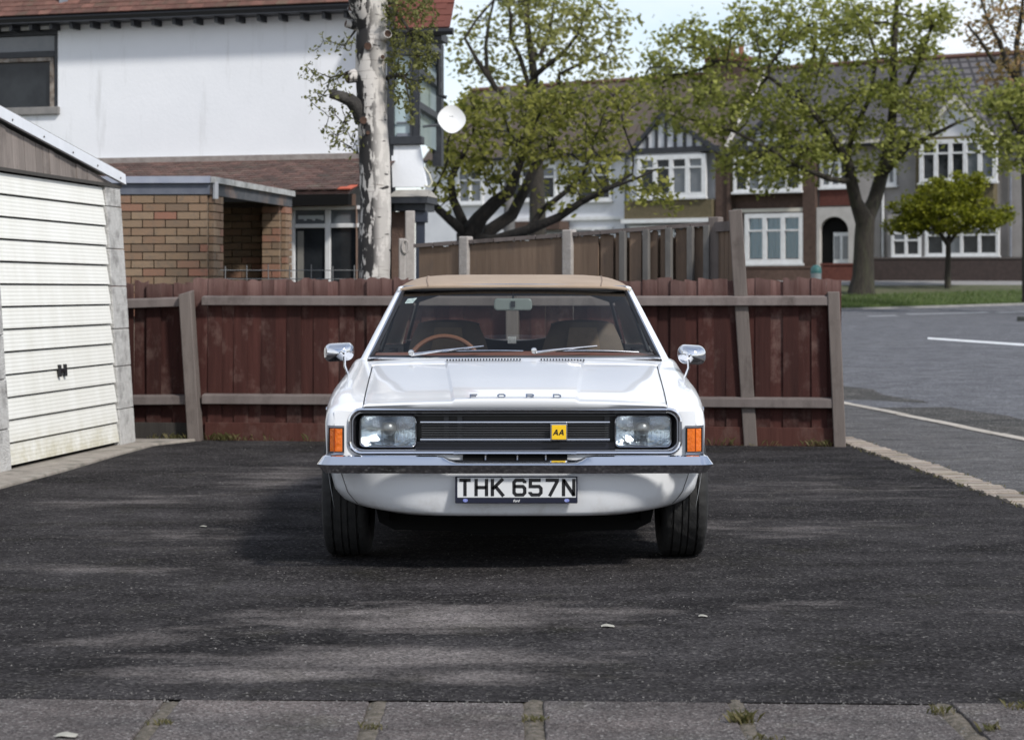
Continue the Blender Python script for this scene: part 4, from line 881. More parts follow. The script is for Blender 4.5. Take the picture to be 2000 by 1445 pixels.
while u < 2.50:
    u1 = min(u + random.uniform(.10, .125), 2.56); mb = MB(); f = lambda q: (zr(q) if q > apex else zr(apex) - (apex - q) * .131) - .05
    o = random.uniform(-.012, .0)
    if f(u1) > 2.11: mb.hexa([gf.w(u + .002, -.04, 2.10), gf.w(u1 - .002, -.04, 2.10), gf.w(u1 - .002, .008 + o, 2.10), gf.w(u + .002, .008 + o, 2.10), gf.w(u + .002, -.04, f(u)), gf.w(u1 - .002, -.04, f(u1)), gf.w(u1 - .002, .008 + o, f(u1)), gf.w(u + .002, .008 + o, f(u))]); mb.build('gable_board', gwood, gar)
    u = u1
bargem = M('white_barge', (.72, .74, .78), (.66, .68, .72), 6, rough=.4)
def slab(mb, ua, za, ub, zb, o0, o1, h): mb.hexa([gf.w(ua, o0, za - h), gf.w(ub, o0, zb - h), gf.w(ub, o1, zb - h), gf.w(ua, o1, za - h), gf.w(ua, o0, za), gf.w(ub, o0, zb), gf.w(ub, o1, zb), gf.w(ua, o1, za)])
mb = MB(); slab(mb, apex, zr(apex) + .055, 2.62, zr(2.62) + .055, .02, .05, .085); bb_ = mb.build('barge_board', bargem, gar, bevel=.003)
mb = MB(); slab(mb, -2.8, zr(apex) + .055 - .35, apex - .004, zr(apex) + .055, .02, .05, .11); mb.build('barge_board', bargem, gar)
for t in (.15, .36, .57, .76, .95): u = lerp(apex, 2.62, t); p = gf.w(u, .052, zr(u) + .0); MB().lathe([(.009, 0), (.006, .006), (.001, .008)], p, 'x', 8).build('screw', MT['black'], bb_)
roofm = M('corrugated_roof', (.30, .30, .30), (.22, .22, .21), 4, rough=.8)
mb = MB(); slab(mb, apex, zr(apex) + .07, 2.62, zr(2.62) + .07, -5.1, .03, .02); slab(mb, -2.85, zr(apex) - .29, apex, zr(apex) + .07, -5.1, .03, .02); mb.build('roof_sheet', roofm, gar)
mb = MB(); rows = [[gf.w(apex + .13 * math.cos(R(a)), o, zr(apex) + .03 + .10 * math.sin(R(a))) for a in range(0, 181, 15)] for o in (.06, -5.1)]; mb.grid(rows); mb.build('ridge_cap', M('ridge_grey', (.14, .145, .155), (.2, .2, .21), 4, rough=.7), gar, smooth=True)
# concrete threshold strip
q = [gf.w(-1.5, .10, 0), gf.w(-1.5, .40, 0), gf.w(0.2, .34, 0), gf.w(1.5, .25, 0), gf.w(2.4, .22, 0), gf.w(2.95, .40, 0), gf.w(2.9, -.12, 0), gf.w(1.2, -.12, 0), gf.w(-1.5, -.12, 0)]
n = len(q); mb = MB().add([Vector((p.x, p.y, -.03)) for p in q] + [Vector((p.x, p.y, .018)) for p in q], [tuple(range(n, 2 * n))] + [(i, (i + 1) % n, n + (i + 1) % n, n + i) for i in range(n)])
o = mb.build('concrete_threshold', conc, bevel=.01); o['kind'] = 'structure'
# ------------------------------------------------------------------ white rendered house on the left
wf = Frame((-8.6, 26.95), (-1.50, 24.9))
house = thing('rendered_house', 'white rendered two-storey house with red tiled roof and black bay window behind the fence', 'house', (-4, 26, 0))
m_, n_, l_, b_ = NT('white_render'); b_.inputs['Roughness'].default_value = .9
v_ = coords(n_, l_); v2 = coords(n_, l_, (3.2, 3.2, .35))
col = mixc(n_, l_, nzr(n_, l_, v_, .7, 6, .6, .35, .7), (.79, .80, .825), (.72, .735, .76)); col = mixc(n_, l_, nzr(n_, l_, v2, 1.3, 7, .7, .58, .85), col, (.50, .50, .50))
l_.new(col, b_.inputs['Base Color']); bump(n_, l_, b_, nzr(n_, l_, v_, 26, 6, .6, .2, .8), .14, .01); render_m = m_
tile_m = M('clay_tile', (.095, .042, .031), (.15, .070, .052), 9, rough=.85, rnd=.32, bmp=.3, bscale=50, c3=(.10, .075, .05), s3=4)
tile_d = M('clay_tile_dark', (.075, .042, .035), (.115, .062, .05), 9, rough=.85, rnd=.35, bmp=.3, bscale=50, c3=(.085, .07, .055), s3=4)
tile_r = M('clay_tile_red', (.115, .034, .025), (.15, .048, .034), 9, rough=.85, rnd=.18, bmp=.3, bscale=50)
winr = wf.rect(-40, 60, 113, 226); wu0, wu1, wz0, wz1 = winr
EZ = 4.72
mb = MB(); wall_holes(mb, wf, 0, wf.L, 0, EZ, [(wu0, wu1, wz0, wz1)], .12)
mb.add([(-1.5, 24.9, 0), (-1.95, 32, 0), (-1.95, 32, EZ), (-1.5, 24.9, EZ), (-9, 34, 0), (-9, 34, EZ), (-8.6, 26.95, 0), (-8.6, 26.95, EZ)], [(0, 1, 2, 3), (1, 4, 5, 2), (4, 6, 7, 5)]); mb.build('wall', render_m, house)
peel = M('peeling_frame', (.16, .12, .09), (.30, .27, .24), 14, rough=.9, bmp=.6, bscale=40, c3=(.02, .02, .024), s3=6)
win = MB(); bw = .07; e_ = lambda u0, u1, z0, z1, o0=-.11, o1=-.03: wf.box(win, u0, u1, o0, o1, z0, z1)
e_(wu0, wu1, wz1 - bw, wz1); e_(wu1 - bw, wu1, wz0 + .1, wz1 - bw - .002); zm = wf.px(60, 108)[1]; e_(wu0, wu1 - bw - .002, zm - .03, zm + .05)
w1 = win.build('window', MT['black_wood'], house, bevel=.006)
win = MB(); e_(wu0, wu1 + .03, wz0, wz0 + .10, -.11, .05); win.build('sill', M('grey_sill', (.17, .165, .16), (.23, .22, .21), 8, rough=.8), w1, bevel=.008)
win = MB(); e_(wu0, wu1 - bw - .004, zm - .085, zm - .034, -.105, -.02); e_(wu1 - bw - .06, wu1 - bw - .004, wz0 + .102, zm - .086, -.105, -.02); win.build('sash', peel, w1, bevel=.005)
win = MB(); e_(wu0, wu1 - bw, zm + .05, wz1 - bw, -.09, -.08); win.build('pane', MT['grey_pane'], w1)
win = MB(); e_(wu0, wu1 - bw - .06, wz0 + .1, zm - .085, -.09, -.08); win.build('pane', MT['dark_pane'], w1)
# eaves: gutter, brackets, tiled slope
mb = MB(); mb.tube([wf.w(-.3, .26, EZ + .03), wf.w(wf.L - .0, .26, EZ + .03)], .062, 8); gu_ = mb.build('gutter', MT['black'], house, smooth=True)
for i in range(24):
    u = .2 + i * .29
    if u < wf.L - .1: mb = MB(); wf.box(mb, u - .022, u + .022, .0, .22, EZ - .105, EZ - .03); mb.build('rafter_end', MT['black_wood'], house)
mb = MB(); wf.box(mb, -.3, wf.L, 0, .30, EZ - .03, EZ + .0); mb.build('soffit', MT['black_wood'], house)
tl = mesh_of(MB().add([(-.081, 0, 0), (.081, 0, 0), (.081, 0, .014), (-.081, 0, .014), (-.081, .24, .002), (.081, .24, .002), (.081, .24, .012), (-.081, .24, .012)], [(0, 1, 2, 3), (3, 2, 6, 7), (0, 3, 7, 4), (1, 5, 6, 2), (4, 7, 6, 5), (0, 4, 5, 1)]), 'roof_tile', tile_m)
tld = tl.copy(); tld.materials[0] = tile_d; tlr = tl.copy(); tlr.materials[0] = tile_r
tl_orange = tl.copy(); tl_orange.materials[0] = M('clay_tile_new', (.42, .085, .045), (.48, .11, .06), 9, rough=.8)
def tiles(parent, fr, ua, ub, o0, z0, pitch, rows, me, gauge=.105, wid=.165, every=1, special=None):
    cp, sp = math.cos(pitch), math.sin(pitch)
    for r_ in range(rows):
        s = r_ * gauge; u = ua + (wid / 2 if r_ % 2 else 0)
        while u < ub:
            p = fr.w(u + wid / 2, o0 - s * cp, z0 + s * sp + .014)
            o = inst(me if not (special and special(r_, u)) else tl_orange, 'roof_tile', parent, p, (0, 0, 0))
            o.rotation_euler = (Matrix.Rotation(fr.ang, 3, 'Z') @ Matrix.Rotation(pitch - .055 + random.uniform(-.015, .015), 3, 'X') @ Matrix.Rotation(random.uniform(-.012, .012), 3, 'Y')).to_euler()
            u += wid
rp_ = R(42)
def deck(name, fr, ua, ub, o0, z0, pitch, ln, mat, parent, uat=None, ubt=None):
    c, s = math.cos(pitch), math.sin(pitch); uat = ua if uat is None else uat; ubt = ub if ubt is None else ubt
    a, b2, c2, d2 = fr.w(ua, o0, z0), fr.w(ub, o0, z0), fr.w(ubt, o0 - ln * c, z0 + ln * s), fr.w(uat, o0 - ln * c, z0 + ln * s); dn = Vector((0, 0, -.03))
    return MB().hexa([a + dn, b2 + dn, c2 + dn, d2 + dn, a, b2, c2, d2]).build(name, mat, parent)
mroof = deck('roof', wf, -.4, wf.L + .0, .30, EZ + .045, rp_, 4.6, tile_m, house)
tiles(mroof, wf, 1.2, wf.L - .05, .33, EZ + .05, rp_, 8, tl)
mb = MB(); p = wf.w(wf.px(131, 10)[0], .05, EZ + .28); MB().bb(p.x - .055, p.x + .055, p.y - .1, p.y + .1, p.z - .12, p.z + .5).build('vent_pipe', MT['lead'], mroof)
# lean-to roof and its window
lf = Frame(wf.w(wf.px(150, 400)[0], 1.75, 0)[:2], wf.w(wf.L + .10, 1.75, 0)[:2])
zl = lf.px(640, 374)[1]; zh = wf.px(640, 315)[1]; pit = math.atan2(zh - zl, 1.72); ln = math.hypot(zh - zl, 1.72)
lro = deck('lean_to_roof', lf, 0, lf.L, .0, zl, pit, ln, tile_d, house)
tiles(lro, lf, .02, lf.L - .1, .03, zl + .004, pit, 15, tld, gauge=.118, wid=.178, special=lambda r_, u: r_ == 0 and lf.px(655, 380)[0] < u < lf.px(712, 380)[0])
mb = MB(); wf.box(mb, wf.px(170, 300)[0], wf.L - .05, .0, .07, zh - .02, zh + .09); mb.build('flashing', M('mortar_flashing', (.22, .19, .175), (.30, .27, .25), 10, rough=.9, bmp=.5), lro)
mb = MB(); lf.box(mb, 0, lf.L, -.12, .0, zl - .16, zl - .035); mb.build('fascia', MT['matt'], house)
lw = Frame(lf.w(0, -.25, 0)[:2], lf.w(lf.L, -.25, 0)[:2])
a, b2, c, d = lw.rect(563, 402, 752, 600); mb = MB(); wall_holes(mb, lw, 0, lw.L, 0, zl - .02, [(a, b2, c, d)], .1); mb.build('lean_to_wall', M('lean_to_brick', (.14, .09, .07), (.19, .13, .10), 6, rough=.9), house)  # mottled brown brick over the whole lean-to wall
w2 = MB(); tz = lw.px(630, 441)[1]
def bar(u0, u1, z0, z1): lw.box(w2, u0, u1, -.09, -.03, z0, z1)
bar(a, b2, d - .045, d); bar(a, b2, c, c + .05)
us_ = [a, lw.px(638, 500)[0] - .035, b2 - .06]
for u in us_: bar(u, u + .065, c + .052, d - .047)
for u, u2 in zip(us_, us_[1:]): bar(u + .067, u2 - .002, tz - .025, tz + .025)
w2 = w2.build('window', MT['white_frame'], house, bevel=.006)
for i, (u, u2) in enumerate(zip(us_, us_[1:])):
    for k, (q0, q1) in enumerate(((c + .05, tz - .025), (tz + .025, d - .045))):
        mb = MB(); lw.box(mb, u + .065, u2, -.075, -.065, q0, q1); mb.build('pane', MT['grey_pane'] if k else MT['dark_pane'], w2)
mb = MB(); u = us_[0] + .10
while u < us_[1] - .06:
    lw.box(mb, u, u + .035, -.064, -.062, tz + .075 + .012 * math.sin(u * 60), tz + .125); u += .036
mb.build('lace_valance', M('lace_white', (.48, .52, .54), rough=.9), w2)
mb = MB(); lw.box(mb, us_[0] + .09, us_[0] + .17, -.064, -.062, c + .06, tz - .06); mb.build('curtain', M('curtain_cream', (.17, .165, .15), (.22, .21, .19), 20, rough=.9, stretch=(6, 6, .3)), w2)
# black bay on the street corner
P1, P2, P3 = (X(764, 24.66), 24.66), (X(816, 24.6), 24.6), (X(864, 26.9), 26.9)
b1, b2_ = Frame(P1, P2), Frame(P2, P3)
bay = MB(); zt = 4.42; zb = b1.px(790, 272)[1]
b1.box(bay, -.05, .035, -.1, .02, 0.2, zt + .3); b1.box(bay, b1.L - .055, b1.L, -.1, .02, zb, zt); b1.box(bay, .037, b1.L - .057, -.1, .02, zt - .3, zt); b1.box(bay, -.0, b1.L + .06, -.1, .06, zb - .07, zb + .03)
bay = bay.build('bay_frame', MT['black_wood'], house, bevel=.006)
mb = MB(); b2_.box(mb, 0.002, .09, -.1, .02, zb, zt); b2_.box(mb, b2_.L - .25, b2_.L, -.1, .02, zb - .2, zt + .1)
for z in (b2_.px(838, 104)[1], b2_.px(838, 152)[1], b2_.px(838, 218)[1]): b2_.box(mb, .092, b2_.L - .252, -.1, .02, z - .04, z + .04)
b2_.box(mb, .092, b2_.L - .252, -.1, .02, zt - .22, zt); mb.build('bay_side_frame', MT['black_wood'], bay)
mb = MB(); b1.box(mb, .035, b1.L - .055, -.06, -.05, zb, zt - .3); mb.build('pane', MT['pale_pane'], bay)
mb = MB(); b2_.box(mb, .09, b2_.L - .25, -.06, -.05, zb, zt - .2); mb.build('pane', MT['pale_pane'], bay)
mb = MB(); b1.box(mb, .065, b1.L - .105, -.05, -.02, zb + .03, zb + .075); b1.box(mb, .065, b1.L - .105, -.05, -.02, zb + .2, zb + .215); mb.build('glazing_bar', MT['lead'], bay)
mb = MB(); zz = b1.px(800, 366)[1]; mb.hexa([b1.w(.03, -.05, zz), b1.w(b1.L + .12, -.05, zz), b1.w(b1.L + .12, .05, zz), b1.w(.03, .05, zz), b1.w(.0, -.05, zb - .075), b1.w(b1.L + .02, -.05, zb - .075), b1.w(b1.L + .02, .01, zb - .075), b1.w(.0, .01, zb - .075)])
mb.build('apron_panel', render_m, bay)
rb = Frame((X(700, 24.75), 24.75), (X(884, 24.55), 24.55)); zr_ = rb.px(850, 58)[1]
bro = deck('bay_roof', rb, 0, rb.L - .05, .0, zr_, R(52), 2.6, tile_r, house); tiles(bro, rb, .0, rb.L - .12, .02, zr_ + .004, R(52), 15, tlr)
mb = MB(); mb.tube([rb.w(.0, .05, zr_ - .035), rb.w(rb.L + .02, .05, zr_ - .035)], .045, 8); mb.build('gutter', MT['black'], house, smooth=True)
mb = MB(); rb.box(mb, .1, rb.L - .14, -.4, -.0, zr_ - .13, zr_ - .04); mb.build('bay_soffit', MT['black_wood'], house)
mb = MB(); p = b2_.w(b2_.L * .55, .09, 0); mb.tube([(p.x, p.y, 4.3), (p.x, p.y, 3.75), (p.x + .1, p.y, 3.72)], .03, 6); mb.build('downpipe', MT['black'], house, smooth=True)
# porch hood below the bay
ph_z = b1.px(800, 372)[1]; hoodm = M('lead_hood', (.25, .235, .21), (.33, .31, .28), 9, rough=.85, bmp=.4)
mb = MB(); a0 = b1.w(-.02, .06, ph_z); a1 = b1.w(b1.L + .28, .06, ph_z)
mb.hexa([b1.w(.02, .32, ph_z - .09), b1.w(b1.L + .2, .32, ph_z - .09), b1.w(b1.L + .2, -.25, ph_z - .09), b1.w(.02, -.25, ph_z - .09), b1.w(.1, .12, ph_z), b1.w(b1.L + .16, .12, ph_z), b1.w(b1.L + .12, -.25, ph_z), b1.w(.1, -.25, ph_z)]); hd = mb.build('porch_hood', hoodm, house)
mb = MB(); b1.box(mb, .04, b1.L + .19, -.25, .31, ph_z - .17, ph_z - .092); b1.box(mb, .10, b1.L + .15, -.25, .24, ph_z - .26, ph_z - .172); mb.build('hood_fascia', MT['black_wood'], hd)
pp = b1.w(b1.L + .06, .12, 0); mb = MB().bb(pp.x - .055, pp.x + .055, pp.y - .055, pp.y + .055, 0, ph_z - .40); mb.bb(pp.x - .09, pp.x + .09, pp.y - .09, pp.y + .09, ph_z - .40, ph_z - .262); mb.build('porch_post', M('navy_post', (.022, .028, .045), rough=.4), house, bevel=.008)
brk = M('porch_brick', (.12, .075, .06), (.17, .11, .085), 6, rough=.95, bmp=.6, rnd=.25)
mb = MB(); b1.box(mb, .03, .22, -.3, .10, 0, ph_z - .265); mb.build('porch_pier', brk, house)
mb = MB(); mb.tube([b1.w(-.10, .06, .3), b1.w(-.10, .06, 3.6)], .035, 8); mb.build('downpipe', M('grey_pipe', (.10, .11, .12), rough=.5), house, smooth=True)
cab = MB(); cab.tube([P(828, 327, 24.1), P(838, 340, 24.1), P(844, 356, 24.1), P(838, 366, 24.1), P(829, 362, 24.1)], .012, 6); cab.build('cable_loop', M('cream_cable', (.55, .53, .42), rough=.6), house, smooth=True)
# satellite dish
dc = P(882, 233, 24.3); ds = thing('satellite_dish', 'round white satellite dish on the corner of the rendered house', 'satellite dish', dc)
mb = MB(); rows = []; k = 28; tilt = Matrix.Rotation(R(-18), 3, 'X') @ Matrix.Rotation(R(8), 3, 'Z')
for r_ in (.001, .3, .6, .85, 1.0, 1.02): rows.append([dc + tilt @ Vector((r_ * .165 * (1 + .035 * math.cos(4 * a)) * math.cos(a), .05 - .055 * r_ * r_ + (.012 if r_ > 1.01 else 0), r_ * .178 * (1 + .035 * math.cos(4 * a)) * math.sin(a))) for a in [2 * math.pi * i / k for i in range(k)]])
mb.grid(rows, close=True).build('reflector', M('dish_white', (.70, .70, .70), (.64, .64, .63), 6, rough=.5), ds, smooth=True)
for i, (dx, w_) in enumerate(((-.075, .022), (-.048, .02), (-.022, .026), (.012, .024), (.034, .014))): mb = MB(); mb.box(dc + tilt @ Vector((dx, .045, .052)), (w_, .004, .009)); mb.build('printed_mark', M('grey_print', (.16, .16, .17), rough=.6) if not i else bpy.data.materials['grey_print'], ds)
MB().tube([dc + Vector((0, .06, -.02)), dc + Vector((-.10, .18, -.05)), Vector((P2[0] + .06, 24.8, dc.z - .05))], .018, 6).build('bracket', M('bracket_grey', (.25, .25, .26), rough=.5, metal=.6), ds, smooth=True)
# ------------------------------------------------------------------ brick outhouse with flat roof
NC = Vector((X(407, 20.0), 20.0)); FC = Vector((X(562, 22.9), 22.9))
oh = thing('brick_outhouse', 'small buff brick outhouse with flat roof and dark doorway behind the fence', 'outhouse', (NC.x - .5, 20.5, 0))
of = Frame((NC.x - 2.6, NC.y + .10), (NC.x, NC.y)); os_ = Frame((NC.x, NC.y), (FC.x, FC.y))
mort = M('mortar', (.19, .16, .13), (.24, .205, .165), 20, rough=.95)
def brick_mat(name, cols, rnd_=.2):
    m, n, l, b = NT(name); b.inputs['Roughness'].default_value = .92; oi = n.new('ShaderNodeObjectInfo'); r = n.new('ShaderNodeValToRGB'); r.color_ramp.interpolation = 'LINEAR'
    el = r.color_ramp.elements; el[0].color = c4(cols[0]); el[1].color = c4(cols[-1])
    for i, c in enumerate(cols[1:-1]): e = el.new((i + 1) / (len(cols) - 1)); e.color = c4(c)
    l.new(oi.outputs['Random'], r.inputs[0]); v = coords(n, l, rnd=True)
    col = mixc(n, l, nzr(n, l, v, 16, 7, .7, .5, .8), r.outputs[0], (.12, .10, .08)); l.new(col, b.inputs['Base Color']); bump(n, l, b, nzr(n, l, v, 70, 5, .6, .2, .8), .5, .006); return m
buff = brick_mat('buff_brick', [(.17, .115, .072), (.22, .15, .095), (.20, .125, .08), (.25, .175, .115), (.21, .145, .095), (.25, .115, .078), (.19, .13, .085), (.16, .11, .075)])
brm = mesh_of(MB().bb(-.109, .109, -.05, .0, -.0345, .0345), 'brick', buff)
ZR = os_.px(410, 350)[1]
def brick_wall(parent, fr, u0, u1, z0, z1, o=0.0, skip=None, bh=.0805, bl=.229):
    k = 0; z = z0
    while z + bh < z1 + .01:
        u = u0 - (bl / 2 if k % 2 else 0)
        while u < u1 - .01:
            a, b = max(u, u0), min(u + bl, u1)
            if b - a > .03 and not (skip and skip((a + b) / 2, z)):
                inst(brm, 'brick', parent, fr.w((a + b) / 2, o + random.uniform(-.002, .003), z + bh / 2), (0, 0, fr.ang), ((b - a - .011) / .218, 1, (bh - .011) / .069))
            u += bl
        z += bh; k += 1
mb = MB(); of.box(mb, 0, of.L - .02, -.22, -.006, 0, ZR - .12); ow = mb.build('wall', mort, oh)
brick_wall(ow, of, 1.15, of.L, .98, ZR - .13)
du0, du1 = os_.px(427, 450)[0], os_.px(549, 450)[0]
mb = MB(); os_.box(mb, 0.004, du0, -.2, -.006, 0, ZR - .12); ow2 = mb.build('side_wall', mort, oh); mb = MB(); os_.box(mb, du1 + .012, os_.L, -.2, -.006, 0, ZR - .12); ow4 = mb.build('side_wall', mort, oh)
jf = Frame(os_.w(du1, -.21, 0)[:2], os_.w(du1, 0, 0)[:2]); brick_wall(ow4, jf, 0, .21, .98, ZR - .13)
brick_wall(ow2, os_, .0, du0, .98, ZR - .13); brick_wall(ow4, os_, du1, os_.L, .98, ZR - .13)
ef = Frame((FC.x, FC.y), (FC.x - .5, FC.y + .06))
inn = Frame(os_.w(-.1, -1.5, 0)[:2], os_.w(os_.L + .1, -1.5, 0)[:2]); mb = MB(); inn.box(mb, 0, inn.L, -.1, -.006, 0, ZR - .1); ow3 = mb.build('inner_wall', mort, oh); brick_wall(ow3, inn, .0, inn.L, .98, ZR - .15)
mb = MB(); Frame(os_.w(os_.L, -.2, 0)[:2], os_.w(os_.L, -1.6, 0)[:2]).box(mb, 0, 1.4, .0, .1, 0, ZR - .1); ow5 = mb.build('end_wall', mort, oh); brick_wall(ow5, Frame(os_.w(os_.L - .03, -1.55, 0)[:2], os_.w(os_.L - .03, -.21, 0)[:2]), 0, 1.34, .98, ZR - .15)
mb = MB(); p = [of.w(1.0 - 1, .06, 0), of.w(of.L + .03, .06, 0), os_.w(os_.L + .05, .06, 0), os_.w(os_.L + .05, -2.6, 0)]
for zz0, zz1, nm, mt_, off in ((ZR - .03, ZR + .01, 'roof_felt', MT['lead'], 0),):
    mb = MB().hexa([Vector((q.x, q.y, zz0)) for q in p] + [Vector((q.x, q.y, zz1)) for q in p]); mb.build(nm, mt_, oh)
mb = MB(); of.box(mb, 0, of.L + .02, .0, .045, ZR - .155, ZR - .035); mb.build('fascia', M('slate_fascia', (.085, .095, .125), (.12, .13, .16), 7, rough=.7), oh)
mb = MB(); of.box(mb, 0, of.L + .03, .03, .085, ZR - .045, ZR + .022); mb.build('gutter_edge', M('pale_slate', (.24, .26, .33), (.30, .32, .38), 7, rough=.5), oh)
peelf = M('peeling_fascia', (.045, .05, .058), (.085, .088, .095), 5, rough=.85, bmp=.5, c3=(.22, .14, .10), s3=1.9)
mb = MB(); os_.box(mb, -.02, os_.L + .04, .0, .04, ZR - .16, ZR - .035); mb.build('side_fascia', peelf, oh)
mb = MB(); os_.box(mb, -.03, os_.L + .05, -.02, .075, ZR - .04, ZR + .02); mb.build('roof_edge', M('pale_felt_edge', (.42, .43, .43), (.30, .30, .29), 9, rough=.8, c3=(.12, .12, .11), s3=5), oh)
MB().tube([os_.w(.01, .07, ZR - .2), os_.w(.01, .07, ZR - .03)], .03, 8).build('gutter_outlet', M('outlet_grey', (.35, .36, .38), rough=.5), oh, smooth=True)
# thin wire mesh in front of the window
wm = thing('wire_fence', 'thin rusty wire fence in front of the lean-to window', 'wire fence', (X(600, 19), 19, 0))
for px in range(440, 720, 42):
    MB().tube([(X(px, 19), 19, .0), (X(px, 19), 19, Z(520 - (px % 5), 19))], .005, 4).build('wire', M('wire_grey', (.16, .16, .16), rough=.5) if px == 440 else bpy.data.materials['wire_grey'], wm)
for py in (545, 528): MB().tube([(X(430, 19), 19.01, Z(py, 19)), (X(720, 19), 19.01, Z(py, 19))], .004, 4).build('wire', bpy.data.materials['wire_grey'], wm)
# ------------------------------------------------------------------ terrace of houses across the road
TF = Frame((X(800, 95.2), 95.2), (22.3, 78.85))
def tr(x0, y0, x1, y1, o=0): return TF.rect(x0, y0, x1, y1, o)
dkw = MT['black_wood']
def facade_window(parent, px, cols, transom=.3, mat=None, pane=None, o=0.0, sillm=None, proj=.10, b=.12):
    u0, u1, z0, z1 = tr(*px, o); f = MB(); mat = mat or MT['white_frame']; pane = pane or [MT['dark_pane'], MT['dark_pane'], MT['grey_pane']]
    bx = lambda a, c, p, q: TF.box(f, a, c, o - .06, o + proj, p, q)
    bx(u0, u1, z1 - b, z1); bx(u0, u1, z0, z0 + b); w = (u1 - u0 - b) / cols
    for k in range(cols + 1): bx(u0 + k * w, u0 + k * w + b, z0 + b + .002, z1 - b - .002)
    zt = lerp(z1, z0, transom)
    if transom:
        for k in range(cols): bx(u0 + k * w + b + .002, u0 + (k + 1) * w - .002, zt - .035, zt + .035)
    fo = f.build('window', mat, parent)
    for k in range(cols):
        for (p, q) in (((z0 + b, zt - .035), (zt + .035, z1 - b)) if transom else ((z0 + b, z1 - b),)):
            m = MB(); TF.box(m, u0 + k * w + b, u0 + (k + 1) * w, o - .02, o + .015, p, q); m.build('pane', random.choice(pane) if isinstance(pane, list) else pane, fo)
    m = MB(); TF.box(m, u0 - .06, u1 + .06, o + .002, o + proj + .08, z0 - .09, z0 - .003); m.build('sill', sillm or mat, fo)
    return fo
def tbox(parent, name, px, o0, o1, mat, bev=0):
    u0, u1, z0, z1 = tr(*px); m = MB(); TF.box(m, u0, u1, o0, o1, z0, z1); return m.build(name, mat, parent, bevel=bev)
grey_dash = M('grey_pebbledash', (.26, .245, .235), (.33, .31, .30), 1.5, rough=.95, bmp=.5, bscale=18)
white_dash = M('white_pebbledash', (.58, .59, .62), (.66, .67, .70), 1.5, rough=.9, bmp=.4, bscale=18)
brown_br = M('far_brown_brick', (.062, .039, .030), (.09, .057, .045), 7, rough=.95, bmp=.5, bscale=14)
red_br = M('far_red_brick', (.085, .026, .019), (.115, .038, .028), 7, rough=.95, bmp=.4, bscale=14)
hung = M('hung_tile_olive', (.095, .078, .042), (.13, .105, .06), 9, rough=.9, bmp=.5, bscale=20)
cream = M('cream_paint', (.52, .49, .42), (.58, .55, .48), 3, rough=.7)
rf_b = M('far_roof_brown', (.066, .050, .041), (.095, .072, .058), 3, rough=.9, bmp=.6, bscale=10, stretch=(1, 1, 4), c3=(.09, .085, .07), s3=1)
rf_g = M('far_roof_grey', (.058, .055, .059), (.085, .08, .083), 3, rough=.9, bmp=.6, bscale=10, stretch=(1, 1, 4))
m_, n_, l_, b_ = NT('pantile_grid'); b_.inputs['Roughness'].default_value = .85; v_ = coords(n_, l_)
br_ = N(n_, 'ShaderNodeTexBrick', Scale=1.0); br_.inputs['Color1'].default_value = (.10, .095, .10, 1); br_.inputs['Color2'].default_value = (.13, .12, .125, 1); br_.inputs['Mortar'].default_value = (.035, .033, .036, 1)
br_.inputs['Brick Width'].default_value = .34; br_.inputs['Row Height'].default_value = .30; br_.inputs['Mortar Size'].default_value = .05; br_.offset = 0
uvn = n_.new('ShaderNodeMapping'); l_.new(v_, uvn.inputs[0]); uvn.inputs['Rotation'].default_value = (R(90), 0, 0); l_.new(uvn.outputs[0], br_.inputs['Vector']); l_.new(br_.outputs['Color'], b_.inputs['Base Color']); pantile = m_
GZ = 1.58; EV = 7.25
def gable(parent, xa, xb, yb, xapex, yap, o, wallm, bargem, studs=0):
    u0, z0 = TF.px(xa, yb, o); u1, _ = TF.px(xb, yb, o); z0 = TF.px((xa + xb) / 2, yb, o)[1]; ua, za = TF.px(xapex, yap, o)
    m = MB(); m.prism([(u0, z0), (u1, z0), (ua, za)], lambda a, b, d: TF.w(a, d, b), o - 1.5, o); g = m.build('gable', wallm, parent)
    for (a, b) in (((u0 - .25, z0 - .22), (ua, za + .06)), ((ua, za + .06), (u1 + .25, z0 - .22))):
        m = MB(); m.prism([(a[0], a[1] - .11), (b[0], b[1] - .11), (b[0], b[1] + .13), (a[0], a[1] + .13)], lambda p, q, d: TF.w(p, d, q), o + .01, o + .22); m.build('barge_board', bargem, g)
    for k in range(studs):
        t = (k + .5) / studs; u = lerp(u0, u1, t); zz = lerp(z0, za, (u - u0) / (ua - u0)) if u < ua else lerp(z0, za, (u1 - u) / (u1 - ua))
        if zz - z0 > .25: m = MB(); TF.box(m, u - .07, u + .07, o + .004, o + .06, z0 + .1, zz - .08); m.build('timber_stud', dkw, g)
    if studs: m = MB(); TF.box(m, u0 - .1, u1 + .1, o + .004, o + .12, z0 - .12, z0 + .12); m.build('timber_beam', dkw, g)
    # little pitched roof running back into the main slope
    for s, (a, b) in enumerate((((u0 - .3, z0 - .2), (ua, za + .16)), ((u1 + .3, z0 - .2), (ua, za + .16)))):
        m = MB(); m.prism([(a[0], a[1]), (b[0], b[1]), (b[0], b[1] + .05), (a[0], a[1] + .05)], lambda p, q, d: TF.w(p, d, q), o + .2, o - 3.6); m.build('gable_roof', rf_b if studs else pantile, g)
    return g
